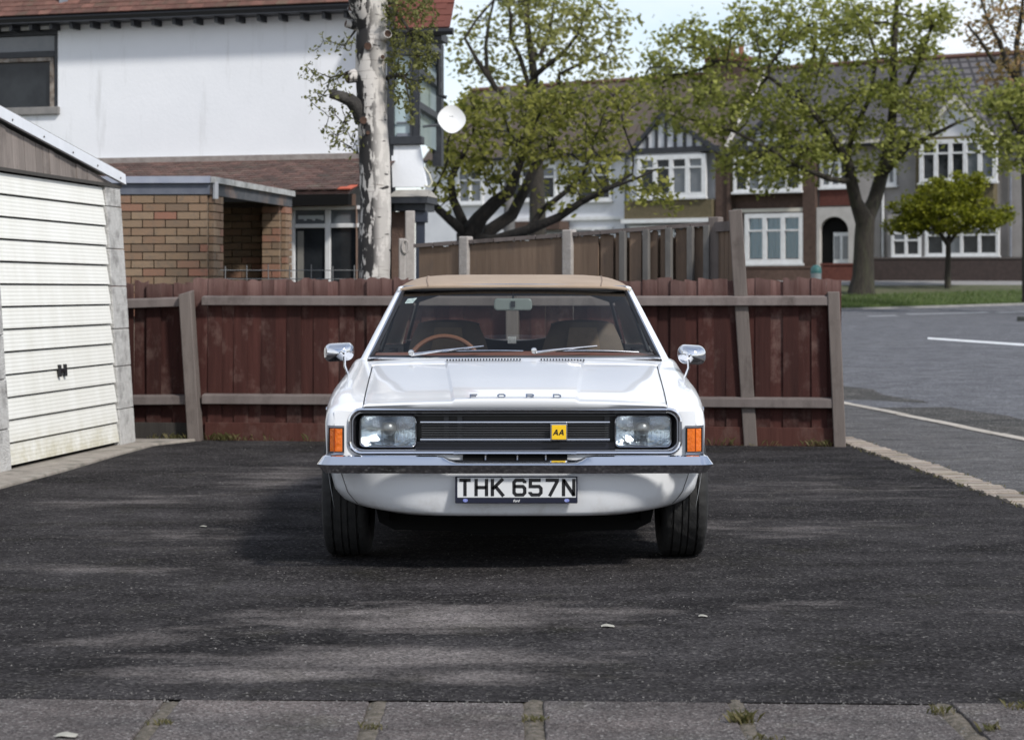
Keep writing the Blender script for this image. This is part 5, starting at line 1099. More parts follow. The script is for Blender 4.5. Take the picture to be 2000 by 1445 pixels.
def terrace(name, label, xa, xb, wallm, roofm, ridge_pts, ev=EV):
    u0, u1 = TF.px(xa, 400)[0], TF.px(xb, 400)[0]; h = thing(name, label, 'house', TF.w((u0 + u1) / 2, -3, GZ), group='terraced houses across the road')
    m = MB(); TF.box(m, u0, u1, -7.5, 0, GZ - .4, ev); m.build('wall', wallm, h)
    m = MB(); zr0, zr1 = ridge_pts; e0 = .3
    m.hexa([TF.w(u0, e0, ev - .05), TF.w(u1, e0, ev - .05), TF.w(u1, -4, zr1 - .15), TF.w(u0, -4, zr0 - .15), TF.w(u0, e0, ev + .05), TF.w(u1, e0, ev + .05), TF.w(u1, -4, zr1), TF.w(u0, -4, zr0)])
    m.hexa([TF.w(u0, -4.01, zr0 - .15), TF.w(u1, -4.01, zr1 - .15), TF.w(u1, -8, ev), TF.w(u0, -8, ev), TF.w(u0, -4.01, zr0), TF.w(u1, -4.01, zr1), TF.w(u1, -8, ev + .1), TF.w(u0, -8, ev + .1)]); m.build('roof', roofm, h)
    m = MB(); m.tube([TF.w(u0, .36, ev), TF.w(u1, .36, ev)], .075, 6); m.build('gutter', MT['black'], h)
    m = MB(); m.tube([TF.w(u0, -4, zr0 + .03), TF.w(u1, -4, zr1 + .03)], .13, 6); m.build('ridge', M('ridge_tile', (.12, .06, .045), rough=.9), h)
    return h
def rz(px, py): return TF.px(px, py, -4)[1]
RZ = rz(1450, 140)
# four houses, right to left in the picture
hA = terrace('terraced_house', 'grey pebbledashed terraced house with white gable at the far right', 1722, 2030, grey_dash, pantile, (rz(1722, 121), rz(2030, 103)))
hB = terrace('terraced_house', 'brown brick terraced house with arched porch and curtained bay behind the fence end', 1428, 1720, grey_dash, rf_g, (rz(1428, 141), rz(1720, 122)))
hC = terrace('terraced_house', 'white terraced house with black half-timbered gable above a wide upper bay', 1223, 1426, white_dash, rf_b, (rz(1223, 158), rz(1426, 141)))
hD = terrace('terraced_house', 'white terraced house half hidden behind the spreading multi-stemmed tree', 830, 1221, white_dash, rf_b, (rz(830, 184), rz(1221, 158)))
# A
gable(hA, 1795, 1935, 268, 1868, 196, .35, white_dash, cream)
tbox(hA, 'upper_bay', (1797, 268, 1948, 402), .0, .55, hung); facade_window(hA, (1797, 272, 1948, 356), 5, .32, o=.55, b=.17); tbox(hA, 'lower_bay', (1742, 418, 1952, 512), 0, .5, grey_dash)
facade_window(hA, (1742, 452, 1800, 502), 2, .35, o=.5, pane=[MT['dark_pane'], MT['grey_pane']]); facade_window(hA, (1808, 440, 1952, 500), 4, .32, o=.5, pane=[MT['dark_pane'], MT['grey_pane']])
for px in (1726, 1792, 1975): u = TF.px(px, 400)[0]; m = MB(); m.tube([TF.w(u, .1, GZ), TF.w(u, .1, EV)], .055, 6); m.build('downpipe', MT['white_frame'] if px != 1975 else MT['lead'], hA, smooth=True)
facade_window(hA, (1733, 320, 1752, 362), 1, 0)
# B
tbox(hB, 'brick_band', (1430, 372, 1580, 412), .0, .12, brown_br); tbox(hB, 'brick_base', (1440, 505, 1600, 545), 0, .30, brown_br); tbox(hB, 'string_course', (1432, 408, 1576, 415), .12, .3, cream)
tbox(hB, 'brick_band', (1602, 362, 1668, 402), .0, .08, red_br)
gable(hB, 1432, 1566, 289, 1500, 236, .45, white_dash, dkw, 8)
tbox(hB, 'upper_bay', (1433, 300, 1566, 380), 0, .45, hung)
facade_window(hB, (1434, 304, 1566, 374), 5, .32, o=.45, pane=[MT['grey_pane'], MT['dark_pane'], MT['grey_pane']]); facade_window(hB, (1603, 287, 1662, 366), 3, .4, pane=[MT['grey_pane'], MT['dark_pane']])
blue_c = M('blue_curtain', (.10, .30, .42), (.17, .40, .52), 6, rough=.8, stretch=(5, 5, .3))
fw = facade_window(hB, (1456, 417, 1570, 515), 3, .34, o=.25, mat=MT['white_frame'], b=.19, pane=glassM('clear_pane', (.92, .95, .96), extra=.03))
u0, u1, z0, z1 = tr(1456, 417, 1570, 515, .25); rows = []
for zz in (z0, z1): rows.append([TF.w(lerp(u0, u1, k / 60), .22 + .012 * math.sin(k * 1.1), zz) for k in range(61)])
m = MB(); m.grid(rows); m.build('curtain', blue_c, fw)
tbox(hB, 'bay_wall', (1452, 410, 1574, 545), 0, .18, brown_br); tbox(hB, 'pier', (1574, 292, 1598, 545), 0, .35, brown_br); tbox(hB, 'pier', (1429, 292, 1436, 545), 0, .5, brown_br)
# arched porch
u0, u1, z0, z1 = tr(1600, 405, 1692, 512); ac = (tr(1606, 405, 1662, 500)[0] + tr(1606, 405, 1662, 500)[1]) / 2; ar = (tr(1606, 405, 1662, 500)[1] - tr(1606, 405, 1662, 500)[0]) / 2; zs = TF.px(1635, 452)[1]
m = MB(); n = 16; arc = [(ac + ar * math.cos(math.pi * k / n), zs + ar * .95 * math.sin(math.pi * k / n)) for k in range(n + 1)]
for k in range(n):
    (a, b), (c, d) = arc[k], arc[k + 1]; m.add([TF.w(a, .3, b), TF.w(c, .3, d), TF.w(c, .3, z1), TF.w(a, .3, z1)], [(0, 1, 2, 3)]); m.add([TF.w(a, .3, b), TF.w(c, .3, d), TF.w(c, -.05, d), TF.w(a, -.05, b)], [(0, 1, 2, 3)])
TF.box(m, u0, ac - ar, .0, .3, GZ, z1); TF.box(m, ac + ar, u1, .0, .3, GZ, z1); po = m.build('porch_arch', M('porch_stone', (.40, .38, .36), (.46, .44, .42), 3, rough=.8), hB)
m = MB(); TF.box(m, ac - ar, ac + ar, .003, .05, GZ, zs + ar); m.build('porch_recess', MT['matt'], po)
m = MB(); TF.box(m, ac - ar * .15, ac + ar * .95, .055, .1, GZ, zs - .05); dr = m.build('door', MT['white_frame'], hB)
for q in (.05, .58): m = MB(); TF.box(m, ac - ar * .15 + ar * 1.1 * q, ac - ar * .15 + ar * 1.1 * (q + .36), .105, .11, GZ + .95, zs - .2); m.build('pane', MT['grey_pane'], dr)
tbox(hB, 'eaves_board', (1568, 276, 1720, 286), .02, .33, cream)
# chimney
u = TF.px(1424, 130, -4)[0]; ch_ = MB(); zt = TF.px(1424, 112, -4)[1]; TF.box(ch_, u - .85, u + .85, -4.5, -3.5, RZ - 1, zt - .25); ch_ = ch_.build('chimney', brown_br, hB)
m = MB(); TF.box(m, u - .95, u + .95, -4.6, -3.4, zt - .25, zt); m.build('chimney_cap', red_br, ch_)
for k in range(4): m = MB(); m.lathe([(.13, 0), (.12, .42), (.15, .45), (.15, .5)], TF.w(u - .6 + k * .4, -4, zt), 'z', 10); m.build('chimney_pot', M('pot_clay', (.26, .11, .07), rough=.85) if k == 0 else bpy.data.materials['pot_clay'], ch_, smooth=True)
# white mortared verge between B and C
m = MB(); m.tube([TF.w(TF.px(1424, 300)[0], .35, EV + .1), TF.w(TF.px(1424, 300)[0], -3.9, RZ - .05)], .10, 6); m.build('verge_mortar', M('pale_verge', (.42, .40, .38), rough=.9), hC)
# C
gable(hC, 1238, 1402, 293, 1296, 226, .55, white_dash, dkw, 9)
tbox(hC, 'upper_bay', (1244, 299, 1380, 390), 0, .55, white_dash); facade_window(hC, (1246, 303, 1380, 386), 4, .30, o=.55, b=.2)
tbox(hC, 'hung_tile_apron', (1232, 392, 1402, 428), 0, .62, hung); tbox(hC, 'string_course', (1228, 428, 1404, 436), .1, .75, MT['white_frame'])
facade_window(hC, (1232, 440, 1400, 500), 4, .28, o=.4); tbox(hC, 'pier', (1405, 290, 1427, 545), .0, .42, brown_br)
u = TF.px(1224, 400)[0]; m = MB(); m.tube([TF.w(u, .12, GZ), TF.w(u, .12, EV)], .05, 6); m.build('downpipe', MT['lead'], hC, smooth=True)
# D
facade_window(hD, (895, 330, 945, 398), 2, .33); facade_window(hD, (985, 325, 1088, 392), 3, .33); facade_window(hD, (1126, 318, 1196, 392), 2, .33); facade_window(hD, (1122, 444, 1198, 500), 2, .4)
tbox(hD, 'porch_roof', (1002, 434, 1112, 450), 0, .9, brown_br); tbox(hD, 'string_course', (1000, 424, 1222, 431), .0, .12, MT['white_frame']); facade_window(hD, (1030, 456, 1100, 505), 2, .4, o=.1)
# low front walls
def low_wall(px, label, mat, o, capm=None):
    x0, y0, x1, y1 = px; d = 78.2; a, b = Vector((X(x0, d), d + .6, 0)), Vector((X(x1, d), d, 0)); f = Frame(a[:2], b[:2]); z1 = Z(y0, d); w = thing('garden_wall', label, 'wall', (a + b) / 2 + Vector((0, 0, GZ)))
    m = MB(); f.box(m, 0, f.L, -.22, 0, GZ - .5, z1); m.build('brickwork', mat, w)
    m = MB(); f.box(m, -.03, f.L + .03, -.26, .04, z1 + .002, z1 + .08); m.build('coping', capm or mat, w)
low_wall((1706, 506, 2080, 548), 'long dark brown brick garden wall behind the small round-crowned tree', M('dark_wall_brick', (.024, .017, .016), (.038, .026, .024), 7, rough=.95), 0, M('dark_coping', (.055, .047, .045), rough=.9))
low_wall((1608, 518, 1700, 548), 'low red brick garden wall below the arched porch', red_br, 0)
low_wall((1440, 524, 1600, 548), 'low brown garden wall under the curtained bay window', brown_br, 0)
# bollard with teal cap and lamp column
bp = Vector((X(1594, 76), 76, G(76))); bo = thing('litter_bin', 'small grey street bin with teal cap beside the fence end', 'bin', bp); MB().lathe([(.19, -.1), (.2, .25), (.2, .42)], bp, 'z', 14).build('body', M('bin_grey', (.22, .25, .26), rough=.6), bo, smooth=True); MB().lathe([(.2, .42), (.215, .45), (.2, .62), (.1, .72), (.001, .74)], bp, 'z', 14).build('cap', M('bin_teal', (.05, .16, .16), rough=.5), bo, smooth=True)
lp = Vector((X(994, 44), 44, 0)); lc = thing('lamp_column', 'dark grey column rising through the multi-stemmed tree above the fence', 'lamp post', lp)
MB().tube([lp, Vector((X(995, 44), 44, Z(400, 44))), Vector((X(990, 44), 44, Z(170, 44)))], [.15, .125, .07], 10).build('column', M('column_grey', (.10, .098, .095), (.14, .135, .13), 5, rough=.7), lc, smooth=True)
# ------------------------------------------------------------------ trees
bark = M('dark_bark', (.022, .018, .014), (.045, .038, .029), 5, rough=.95, stretch=(3, 3, .7), bmp=.8, bscale=9, bdist=.05, c3=(.05, .05, .03), s3=1.2)
bark_black = M('black_trunk_bark', (.010, .0085, .0075), (.022, .018, .015), 5, rough=.95, stretch=(3, 3, .7), bmp=.8, bscale=9, bdist=.05)
def crowd(blobs, rnd, dd):
    pts = []
    for (px, py, rx, ry, n) in blobs:
        for _ in range(n):
            while True:
                a, b, c = rnd.uniform(-1, 1), rnd.uniform(-1, 1), rnd.uniform(-1, 1)
                if a * a + b * b + c * c <= 1: break
            d = dd[0] + c * dd[1] * (rx / 100.0) ** .7
            pts.append(P(px + a * rx, py + b * ry, dd[0]) + Vector((0, d - dd[0], 0)))
    return pts
def colonize(limbs, attr, step, infl, kill, iters=90):
    pos, par, rad = [], [], []
    for lm in limbs:        # each: list of (point, radius), start index or None
        pts, start = lm; prev = start
        for p, r in pts:
            pos.append(Vector(p)); par.append(prev if prev is not None else -1); rad.append(r); prev = len(pos) - 1
    att = list(attr); nk = [0] * len(pos)
    for p in par:
        if p >= 0: nk[p] += 1
    for it in range(iters):
        if not att: break
        kd = kdtree.KDTree(len(pos))
        for i, p in enumerate(pos): kd.insert(p, i)
        kd.balance(); pull = {}; left = []
        for a in att:
            co, i, d = kd.find(a)
            if d < kill: continue
            left.append(a)
            if d < infl: pull.setdefault(i, []).append((a - co).normalized())
        att = left
        if not pull: infl *= 1.4; continue
        for i, ds in pull.items():
            v = Vector((0, 0, 0))
            for d in ds: v += d
            if v.length < 1e-4 or nk[i] > 3: continue
            v = (v.normalized() + Vector((random.uniform(-.25, .25), random.uniform(-.25, .25), random.uniform(-.2, .2)))).normalized()
            q = pos[i] + v * step
            pos.append(q); par.append(i); rad.append(0); nk[i] += 1; nk.append(0)
    return pos, par, rad
def tree(name, label, loc, limbs, attr, step, infl, kill, tip, leafm, leaf, per, spread, barkm=bark, seed=1, flat=.5, leaf_r=None, group=None, cat='tree', droop=0, expo=2.3, iters=90):
    rnd = random.Random(seed); random.seed(seed)
    t = thing(name, label, cat, loc, group); pos, par, rad = colonize(limbs, attr, step, infl, kill, iters); n = len(pos)
    kids = [[] for _ in range(n)]
    for i, p in enumerate(par):
        if p >= 0: kids[p].append(i)
    r = [0.0] * n
    for i in range(n - 1, -1, -1):
        s = sum(r[k] ** expo for k in kids[i]); r[i] = max((s ** (1 / expo)) if s else tip, tip)
        if rad[i]: r[i] = min(max(r[i], rad[i] * .85), rad[i] * 1.05)
    mb = MB(); done = [False] * n
    for i in range(n):      # chains
        if par[i] >= 0 and kids[par[i]][0] == i: continue
        ch = ([par[i]] if par[i] >= 0 else []) + [i]; j = i
        while kids[j]: j = kids[j][0]; ch.append(j)
        if len(ch) < 2: continue
        rr = [r[k] for k in ch]; rr[0] = min(rr[0], rr[1] * 1.15)
        mb.tube([pos[k] for k in ch], rr, 8 if max(rr) > tip * 6 else 4 if max(rr) < tip * 2 else 6, cap=False)
    mb.build('trunk', barkm, t, smooth=True, recalc=False, angle=180)
    lm = MB(); lr = leaf_r or tip * 2.2
    for i in range(n):
        if r[i] > lr: continue
        for _ in range(per if kids[i] else int(per * 1.8)):
            c = pos[i] + Vector((rnd.gauss(0, spread), rnd.gauss(0, spread), rnd.gauss(0, spread * .75) - droop * abs(rnd.gauss(0, 1))))
            s = leaf * rnd.uniform(.55, 1.25); nrm = Vector((rnd.gauss(0, flat), rnd.gauss(0, flat), 1)).normalized(); a = nrm.orthogonal().normalized(); a = Matrix.Rotation(rnd.uniform(0, 6.28), 3, nrm) @ a; b = nrm.cross(a)
            cup = nrm * s * -.22
            lm.add([c - a * s, c + b * s * .62 + cup, c + a * s, c - b * s * .62 + cup, c - a * s * .1], [(0, 4, 1), (4, 2, 1), (0, 3, 4), (4, 3, 2)])
    lm.build('crown', leafm, t, recalc=False)
    return t
def limb(px_pts, d, start=None, dz=0): return ([(P(x, y, d + dd), r) for x, y, dd, r in px_pts], start)
lf_green = leafM('fresh_leaf', (.14, .165, .032), (.38, .39, .105)); lf_dark = leafM('hawthorn_leaf', (.095, .11, .02), (.34, .33, .075)); lf_pale = leafM('young_leaf', (.20, .21, .06), (.38, .375, .13))
lf_maple = leafM('maple_leaf', (.085, .105, .010), (.32, .33, .030)); lf_bronze = leafM('bronze_leaf', (.20, .16, .05), (.38, .25, .13)); lf_birch = leafM('birch_leaf', (.10, .11, .032), (.27, .27, .095))
# big street tree on the verge
rnd = random.Random(3); D1 = 71.0
limbs = [([(P(1682, 582, D1), .72), (P(1683, 566, D1), .56), (P(1686, 540, D1), .46), (P(1687, 500, D1), .43), (P(1688, 465, D1), .42), (P(1690, 432, D1), .42)], None),
 ([(P(1672, 395, D1 - .3), .27), (P(1663, 355, D1 - .6), .25), (P(1658, 325, D1 - .8), .23), (P(1640, 290, D1 - 1), .16), (P(1600, 235, D1 - 1.6), .12), (P(1560, 190, D1 - 2), .09), (P(1500, 150, D1 - 2), .06), (P(1420, 120, D1 - 2), .04)], 5),
 ([(P(1708, 392, D1 + .3), .30), (P(1720, 350, D1 + .4), .28), (P(1732, 310, D1 + .5), .25), (P(1740, 260, D1 + .5), .20), (P(1745, 200, D1 + .5), .17), (P(1745, 120, D1), .15), (P(1748, 50, D1), .12), (P(1755, -40, D1), .09)], 5),
 ([(P(1655, 300, D1 + .5), .14), (P(1670, 250, D1 + 1), .12), (P(1700, 190, D1 + 1.4), .10), (P(1712, 110, D1 + 1.6), .085), (P(1690, 40, D1 + 1.5), .07)], 8),
 ([(P(1770, 290, D1 - .8), .12), (P(1820, 265, D1 - 1.5), .09), (P(1870, 240, D1 - 2), .06), (P(1905, 228, D1 - 2), .03)], 15),
 ([(P(1620, 350, D1 - 1.5), .12), (P(1560, 325, D1 - 2.2), .09), (P(1500, 290, D1 - 2.6), .07), (P(1440, 260, D1 - 2.6), .05)], 7),
 ([(P(1770, 170, D1 - .6), .10), (P(1800, 110, D1 - 1), .08), (P(1820, 50, D1 - 1), .06)], 18)]
bl = [(1330, 110, 75, 70, 60), (1272, 165, 38, 48, 30), (1300, 205, 40, 25, 16), (1440, 75, 110, 60, 70), (1560, 60, 120, 70, 110), (1690, 50, 110, 75, 90), (1800, 60, 80, 70, 60), (1370, 190, 100, 50, 46), (1500, 200, 110, 70, 90), (1620, 180, 90, 70, 60), (1740, 200, 90, 60, 60), (1820, 180, 60, 60, 40),
 (1340, 255, 70, 40, 12), (1450, 270, 80, 45, 36), (1570, 290, 90, 60, 60), (1500, 345, 90, 30, 45), (1700, 290, 60, 50, 40), (1780, 260, 60, 50, 45), (1430, 330, 50, 40, 14), (1610, 245, 60, 40, 30)]
tree('street_tree', 'large spreading street tree with forked trunk on the grass verge', P(1682, 582, D1), limbs, crowd(bl, rnd, (D1 - .5, 3.2)), .42, 3.2, .62, .022, lf_green, .115, 21, .27, seed=4, flat=.95, leaf_r=.05)
# small round-crowned tree
D2 = 73.6; rnd = random.Random(5)
limbs = [([(P(1851, 563, D2), .17), (P(1851, 530, D2), .13), (P(1852, 500, D2), .115), (P(1852, 478, D2), .11)], None), ([(P(1835, 455, D2 - .3), .07), (P(1805, 430, D2 - .5), .05)], 3), ([(P(1868, 455, D2 + .2), .07), (P(1905, 430, D2 + .3), .05)], 3), ([(P(1855, 440, D2), .07), (P(1850, 400, D2), .05)], 3)]
bl = [(1850, 425, 118, 38, 230), (1790, 440, 62, 22, 70), (1920, 425, 62, 26, 80), (1850, 385, 85, 40, 130), (1870, 355, 55, 28, 60), (1800, 400, 55, 25, 50), (1760, 450, 35, 14, 24), (1958, 420, 26, 18, 24)]
tree('ornamental_tree', 'small ornamental tree with flat layered yellow-green crown on the verge', P(1851, 563, D2), limbs, crowd(bl, rnd, (D2, 2.1)), .20, 1.2, .26, .012, lf_maple, .085, 20, .11, seed=6, flat=.75, leaf_r=.03)
# multi-stemmed tree behind the rear fence
D3 = 40.0; rnd = random.Random(8)
limbs = [([(P(920, 560, D3), .34), (P(918, 500, D3), .30), (P(915, 462, D3), .27)], None),
 ([(P(938, 425, D3 - .3), .19), (P(968, 395, D3 - .5), .17), (P(995, 375, D3 - .6), .14), (P(1012, 330, D3 - .6), .10), (P(1030, 280, D3 - .8), .06)], 2),
 ([(P(950, 455, D3 + .4), .17), (P(1000, 420, D3 + .6), .15), (P(1025, 370, D3 + .7), .13), (P(1045, 325, D3 + .8), .10), (P(1075, 290, D3 + .9), .06)], 2),
 ([(P(900, 425, D3), .12), (P(885, 390, D3), .10), (P(880, 350, D3), .085), (P(905, 300, D3), .06), (P(925, 270, D3), .04)], 2),
 ([(P(880, 430, D3 - .5), .11), (P(855, 408, D3 - .8), .09), (P(838, 385, D3 - 1), .06)], 2),
 ([(P(960, 470, D3 - .5), .12), (P(1030, 450, D3 - 1), .11), (P(1090, 425, D3 - 1.2), .10), (P(1135, 395, D3 - 1.4), .08), (P(1190, 368, D3 - 1.5), .055), (P(1235, 340, D3 - 1.6), .03)], 2),
 ([(P(1060, 410, D3 - .9), .07), (P(1105, 375, D3 - .7), .06), (P(1140, 340, D3 - .6), .045)], 22),
 ([(P(1180, 372, D3 - 1.8), .045), (P(1240, 350, D3 - 2), .03), (P(1285, 330, D3 - 2), .02)], 24)]
bl = [(880, 250, 60, 60, 70), (940, 230, 90, 60, 90), (1040, 225, 100, 60, 105), (1140, 225, 90, 60, 110), (1205, 205, 52, 38, 46), (1245, 180, 30, 22, 16), (900, 310, 70, 45, 70), (990, 300, 90, 45, 90), (1090, 290, 90, 40, 60), (1060, 185, 90, 30, 60), (1160, 190, 60, 30, 40), (870, 365, 45, 40, 34), (1180, 345, 60, 28, 14), (1290, 405, 40, 20, 14), (1110, 370, 50, 30, 18), (965, 350, 40, 30, 20), (1190, 300, 40, 30, 10)]
tree('spreading_tree', 'dark multi-stemmed tree spreading above the tan fence behind the car', P(920, 560, D3), limbs, crowd(bl, rnd, (D3 - .5, 2.0)), .24, 2.0, .36, .011, lf_dark, .078, 11, .15, seed=9, flat=1.0, leaf_r=.028, barkm=bark_black)
# slender sparse tree behind it, seen against the sky
D4 = 58.0; rnd = random.Random(12)
limbs = [([(P(1050, 590, D4), .34), (P(1050, 420, D4), .28), (P(1046, 260, D4), .22), (P(1044, 205, D4), .19)], None),
 ([(P(1000, 195, D4 - .5), .10), (P(968, 172, D4 - .8), .09), (P(930, 115, D4 - 1), .075), (P(908, 75, D4 - 1), .06), (P(930, 40, D4 - 1), .045), (P(965, 0, D4 - 1), .04)], 3),
 ([(P(951, 140, D4 - .9), .08), (P(949, 90, D4 - .6), .07), (P(955, 40, D4 - .5), .055), (P(970, -20, D4 - .5), .04)], 5),
 ([(P(1032, 165, D4), .09), (P(1015, 110, D4), .075), (P(997, 75, D4), .065), (P(998, 30, D4), .055), (P(985, -10, D4), .045)], 3),
 ([(P(1043, 150, D4 + .4), .15), (P(1037, 100, D4 + .5), .12), (P(1030, 50, D4 + .5), .10), (P(1028, -10, D4 + .5), .08)], 3),
 ([(P(1060, 135, D4 - .3), .09), (P(1100, 105, D4 - .6), .075), (P(1130, 65, D4 - .7), .055)], 19),
 ([(P(1055, 110, D4 + .8), .08), (P(1075, 50, D4 + 1), .06), (P(1085, -10, D4 + 1), .05)], 20),
 ([(P(1090, 175, D4 + .4), .09), (P(1093, 145, D4 + .5), .07), (P(1140, 122, D4 + .6), .05), (P(1185, 105, D4 + .6), .03)], 3)]
bl = [(1100, 60, 130, 70, 110), (1180, 60, 60, 55, 50), (1020, 30, 80, 50, 40), (930, 60, 60, 60, 36), (905, 135, 40, 35, 24), (1150, 130, 70, 30, 34), (980, 125, 40, 30, 14), (1090, 120, 50, 40, 26), (960, 150, 40, 25, 14), (1060, 0, 120, 40, 50)]
tree('slender_tree', 'sparse young-leaved tree with upright dark stems against the sky', P(1050, 590, D4), limbs, crowd(bl, rnd, (D4, 2.5)), .36, 2.6, .55, .014, lf_pale, .105, 13, .24, seed=13, flat=1.0, leaf_r=.03)
# tree at the right edge
D5 = 62.0; rnd = random.Random(15)
limbs = [([(P(2012, 590, D5), .30), (P(2010, 420, D5), .26), (P(2004, 260, D5), .22), (P(1992, 160, D5), .18)], None), ([(P(1968, 130, D5), .12), (P(1955, 90, D5), .09), (P(1930, 40, D5), .06), (P(1912, -10, D5), .04)], 3), ([(P(1940, 120, D5 - .5), .08), (P(1915, 80, D5 - .7), .06), (P(1890, 50, D5 - .8), .04)], 4), ([(P(1985, 90, D5 + .4), .10), (P(1995, 30, D5 + .4), .08), (P(2000, -20, D5), .05)], 3), ([(P(1965, 230, D5 - .6), .07), (P(1930, 225, D5 - 1), .05)], 2), ([(P(2040, 200, D5), .12), (P(2080, 120, D5), .08)], 2)]
bl = [(1960, 30, 70, 50, 60), (1920, 70, 40, 50, 30), (1985, 100, 50, 50, 44), (1955, 150, 50, 40, 34), (2060, 60, 70, 90, 60), (2060, 200, 60, 70, 40)]
tA = tree('bronze_tree', 'tree with bronze young leaves at the right edge, its lower boughs green', P(2012, 590, D5), limbs, crowd(bl, rnd, (D5, 2.2)), .34, 2.4, .55, .014, lf_bronze, .10, 12, .24, seed=16, flat=1.0, leaf_r=.03)
rnd = random.Random(19); bl = [(1960, 215, 55, 45, 60), (1985, 290, 45, 60, 60), (1935, 270, 40, 35, 30), (2000, 200, 50, 50, 40)]
limbs = [([(P(2030, 590, D5 - 2), .2), (P(2026, 400, D5 - 2), .17), (P(2015, 300, D5 - 2), .13), (P(1985, 250, D5 - 2), .07)], None)]
tree('green_tree', 'green-leaved tree at the right edge below the bronze foliage', P(2030, 590, D5 - 2), limbs, crowd(bl, rnd, (D5 - 2, 2.0)), .3, 2.2, .45, .014, lf_green, .12, 13, .24, flat=.95, seed=20, leaf_r=.03)
# ------------------------------------------------------------------ birch in front of the house
m_, n_, l_, b_ = NT('birch_bark'); b_.inputs['Roughness'].default_value = .85
v_ = coords(n_, l_); vh = coords(n_, l_, (1, 1, 3.2)); vv = coords(n_, l_, (1.6, 1.6, .55))
base = mixc(n_, l_, nzr(n_, l_, v_, 3, 6, .6, .35, .7), (.56, .53, .49), (.44, .41, .39))
base = mixc(n_, l_, nzr(n_, l_, coords(n_, l_, (2, 2, 26)), 1.6, 4, .6, .60, .72), base, (.22, .19, .17))
fis = nzr(n_, l_, vv, 7.0, 5, .62, .46, .51)
sp_ = n_.new('ShaderNodeSeparateXYZ'); l_.new(v_, sp_.inputs[0])
mrx = n_.new('ShaderNodeMapRange'); mrx.inputs['From Min'].default_value = .06; mrx.inputs['From Max'].default_value = -.07; mrx.inputs['To Min'].default_value = .12; l_.new(sp_.outputs['X'], mrx.inputs['Value'])
mrz = n_.new('ShaderNodeMapRange'); mrz.inputs['From Min'].default_value = 3.3; mrz.inputs['From Max'].default_value = .8; mrz.inputs['To Min'].default_value = .5; l_.new(sp_.outputs['Z'], mrz.inputs['Value'])
mu_ = n_.new('ShaderNodeMath'); mu_.operation = 'MULTIPLY'; l_.new(fis, mu_.inputs[0]); l_.new(mrx.outputs[0], mu_.inputs[1]); mu2 = n_.new('ShaderNodeMath'); mu2.operation = 'MULTIPLY'; l_.new(mu_.outputs[0], mu2.inputs[0]); l_.new(mrz.outputs[0], mu2.inputs[1])
mu3 = n_.new('ShaderNodeMath'); mu3.operation = 'MULTIPLY'; mu3.use_clamp = True; mu3.inputs[1].default_value = 2.2; l_.new(mu2.outputs[0], mu3.inputs[0])
col = mixc(n_, l_, mu3.outputs[0], base, (.022, .02, .02))
spots = nzr(n_, l_, vh, 6.5, 3, .5, .66, .69); col = mixc(n_, l_, spots, col, (.03, .026, .025)); l_.new(col, b_.inputs['Base Color'])
bump(n_, l_, b_, mu3.outputs[0], -.8, .03); birch_m = m_
DB = 18.2; bx = P(731, 600, DB)
birch = thing('birch_tree', 'white-barked birch trunk with cut stubs standing in front of the rendered house', 'tree', (bx.x, DB, 0))
prof = [(733, 700, 36), (731, 545, 31), (731, 480, 31.5), (733, 400, 30), (731, 300, 30.5), (728, 240, 29), (727, 200, 30), (724, 150, 30), (724, 90, 30), (726, 50, 30), (728, 0, 30), (735, -80, 28), (742, -220, 25), (748, -400, 20)]
rows = []; k = 28
for i in range(81):
    t = i / 80 * (len(prof) - 1); j = min(int(t), len(prof) - 2); f = t - j; px, py, hw = [lerp(prof[j][q], prof[j + 1][q], f) for q in range(3)]; c = P(px, py, DB); r = hw * DB / F
    rows.append([c + Vector((math.cos(a), math.sin(a), 0)) * r * (1 + .05 * noise.noise((math.cos(a) * 1.5, math.sin(a) * 1.5, c.z * 2.2)) + .03 * noise.noise((math.cos(a) * 4, math.sin(a) * 4, c.z * 7))) for a in [2 * math.pi * q / k for q in range(k)]])
tk = MB().grid(rows, close=True).build('trunk', birch_m, birch, smooth=True, recalc=False, angle=180)
cutm = M('cut_wood', (.055, .03, .02), (.09, .05, .035), 20, rough=.95)
for (px, py, r_, ax, ay, az, ln) in ((746, 77, .040, .35, -.85, .15, .20), (724, 92, .042, -.1, -1, -.1, .17), (697, 148, .055, -.8, -.5, -.25, .13), (715, 238, .042, -.1, -1, .0, .155), (694, 52, .035, -.9, -.4, .2, .12), (706, 28, .085, -.45, -.7, .55, .14), (741, 118, .025, .3, -.9, .1, .15), (721, 262, .022, 0, -1, 0, .15)):
    d = Vector((ax, ay, az)).normalized(); p = P(px, py, DB) - d * .03 + Vector((0, -.02, 0)) ; q = p + d * (ln - .0)
    MB().tube([p - d * .05, p + d * ln * .5, q], [r_ * 1.35, r_ * 1.1, r_], 12).build('cut_stub', birch_m, birch, smooth=True)
    MB().lathe([(r_ * .8, 0), (.001, 0)], (0, 0, 0), 'z', 12).build('cut_face', cutm, birch)
    cf = [o for o in birch.children if o.name.startswith('cut_face')][-1]; cf.rotation_euler = d.to_track_quat('Z', 'Y').to_euler(); cf.location = q + d * .004 - ORG[birch]
    for v in cf.data.vertices: v.co += ORG[birch]
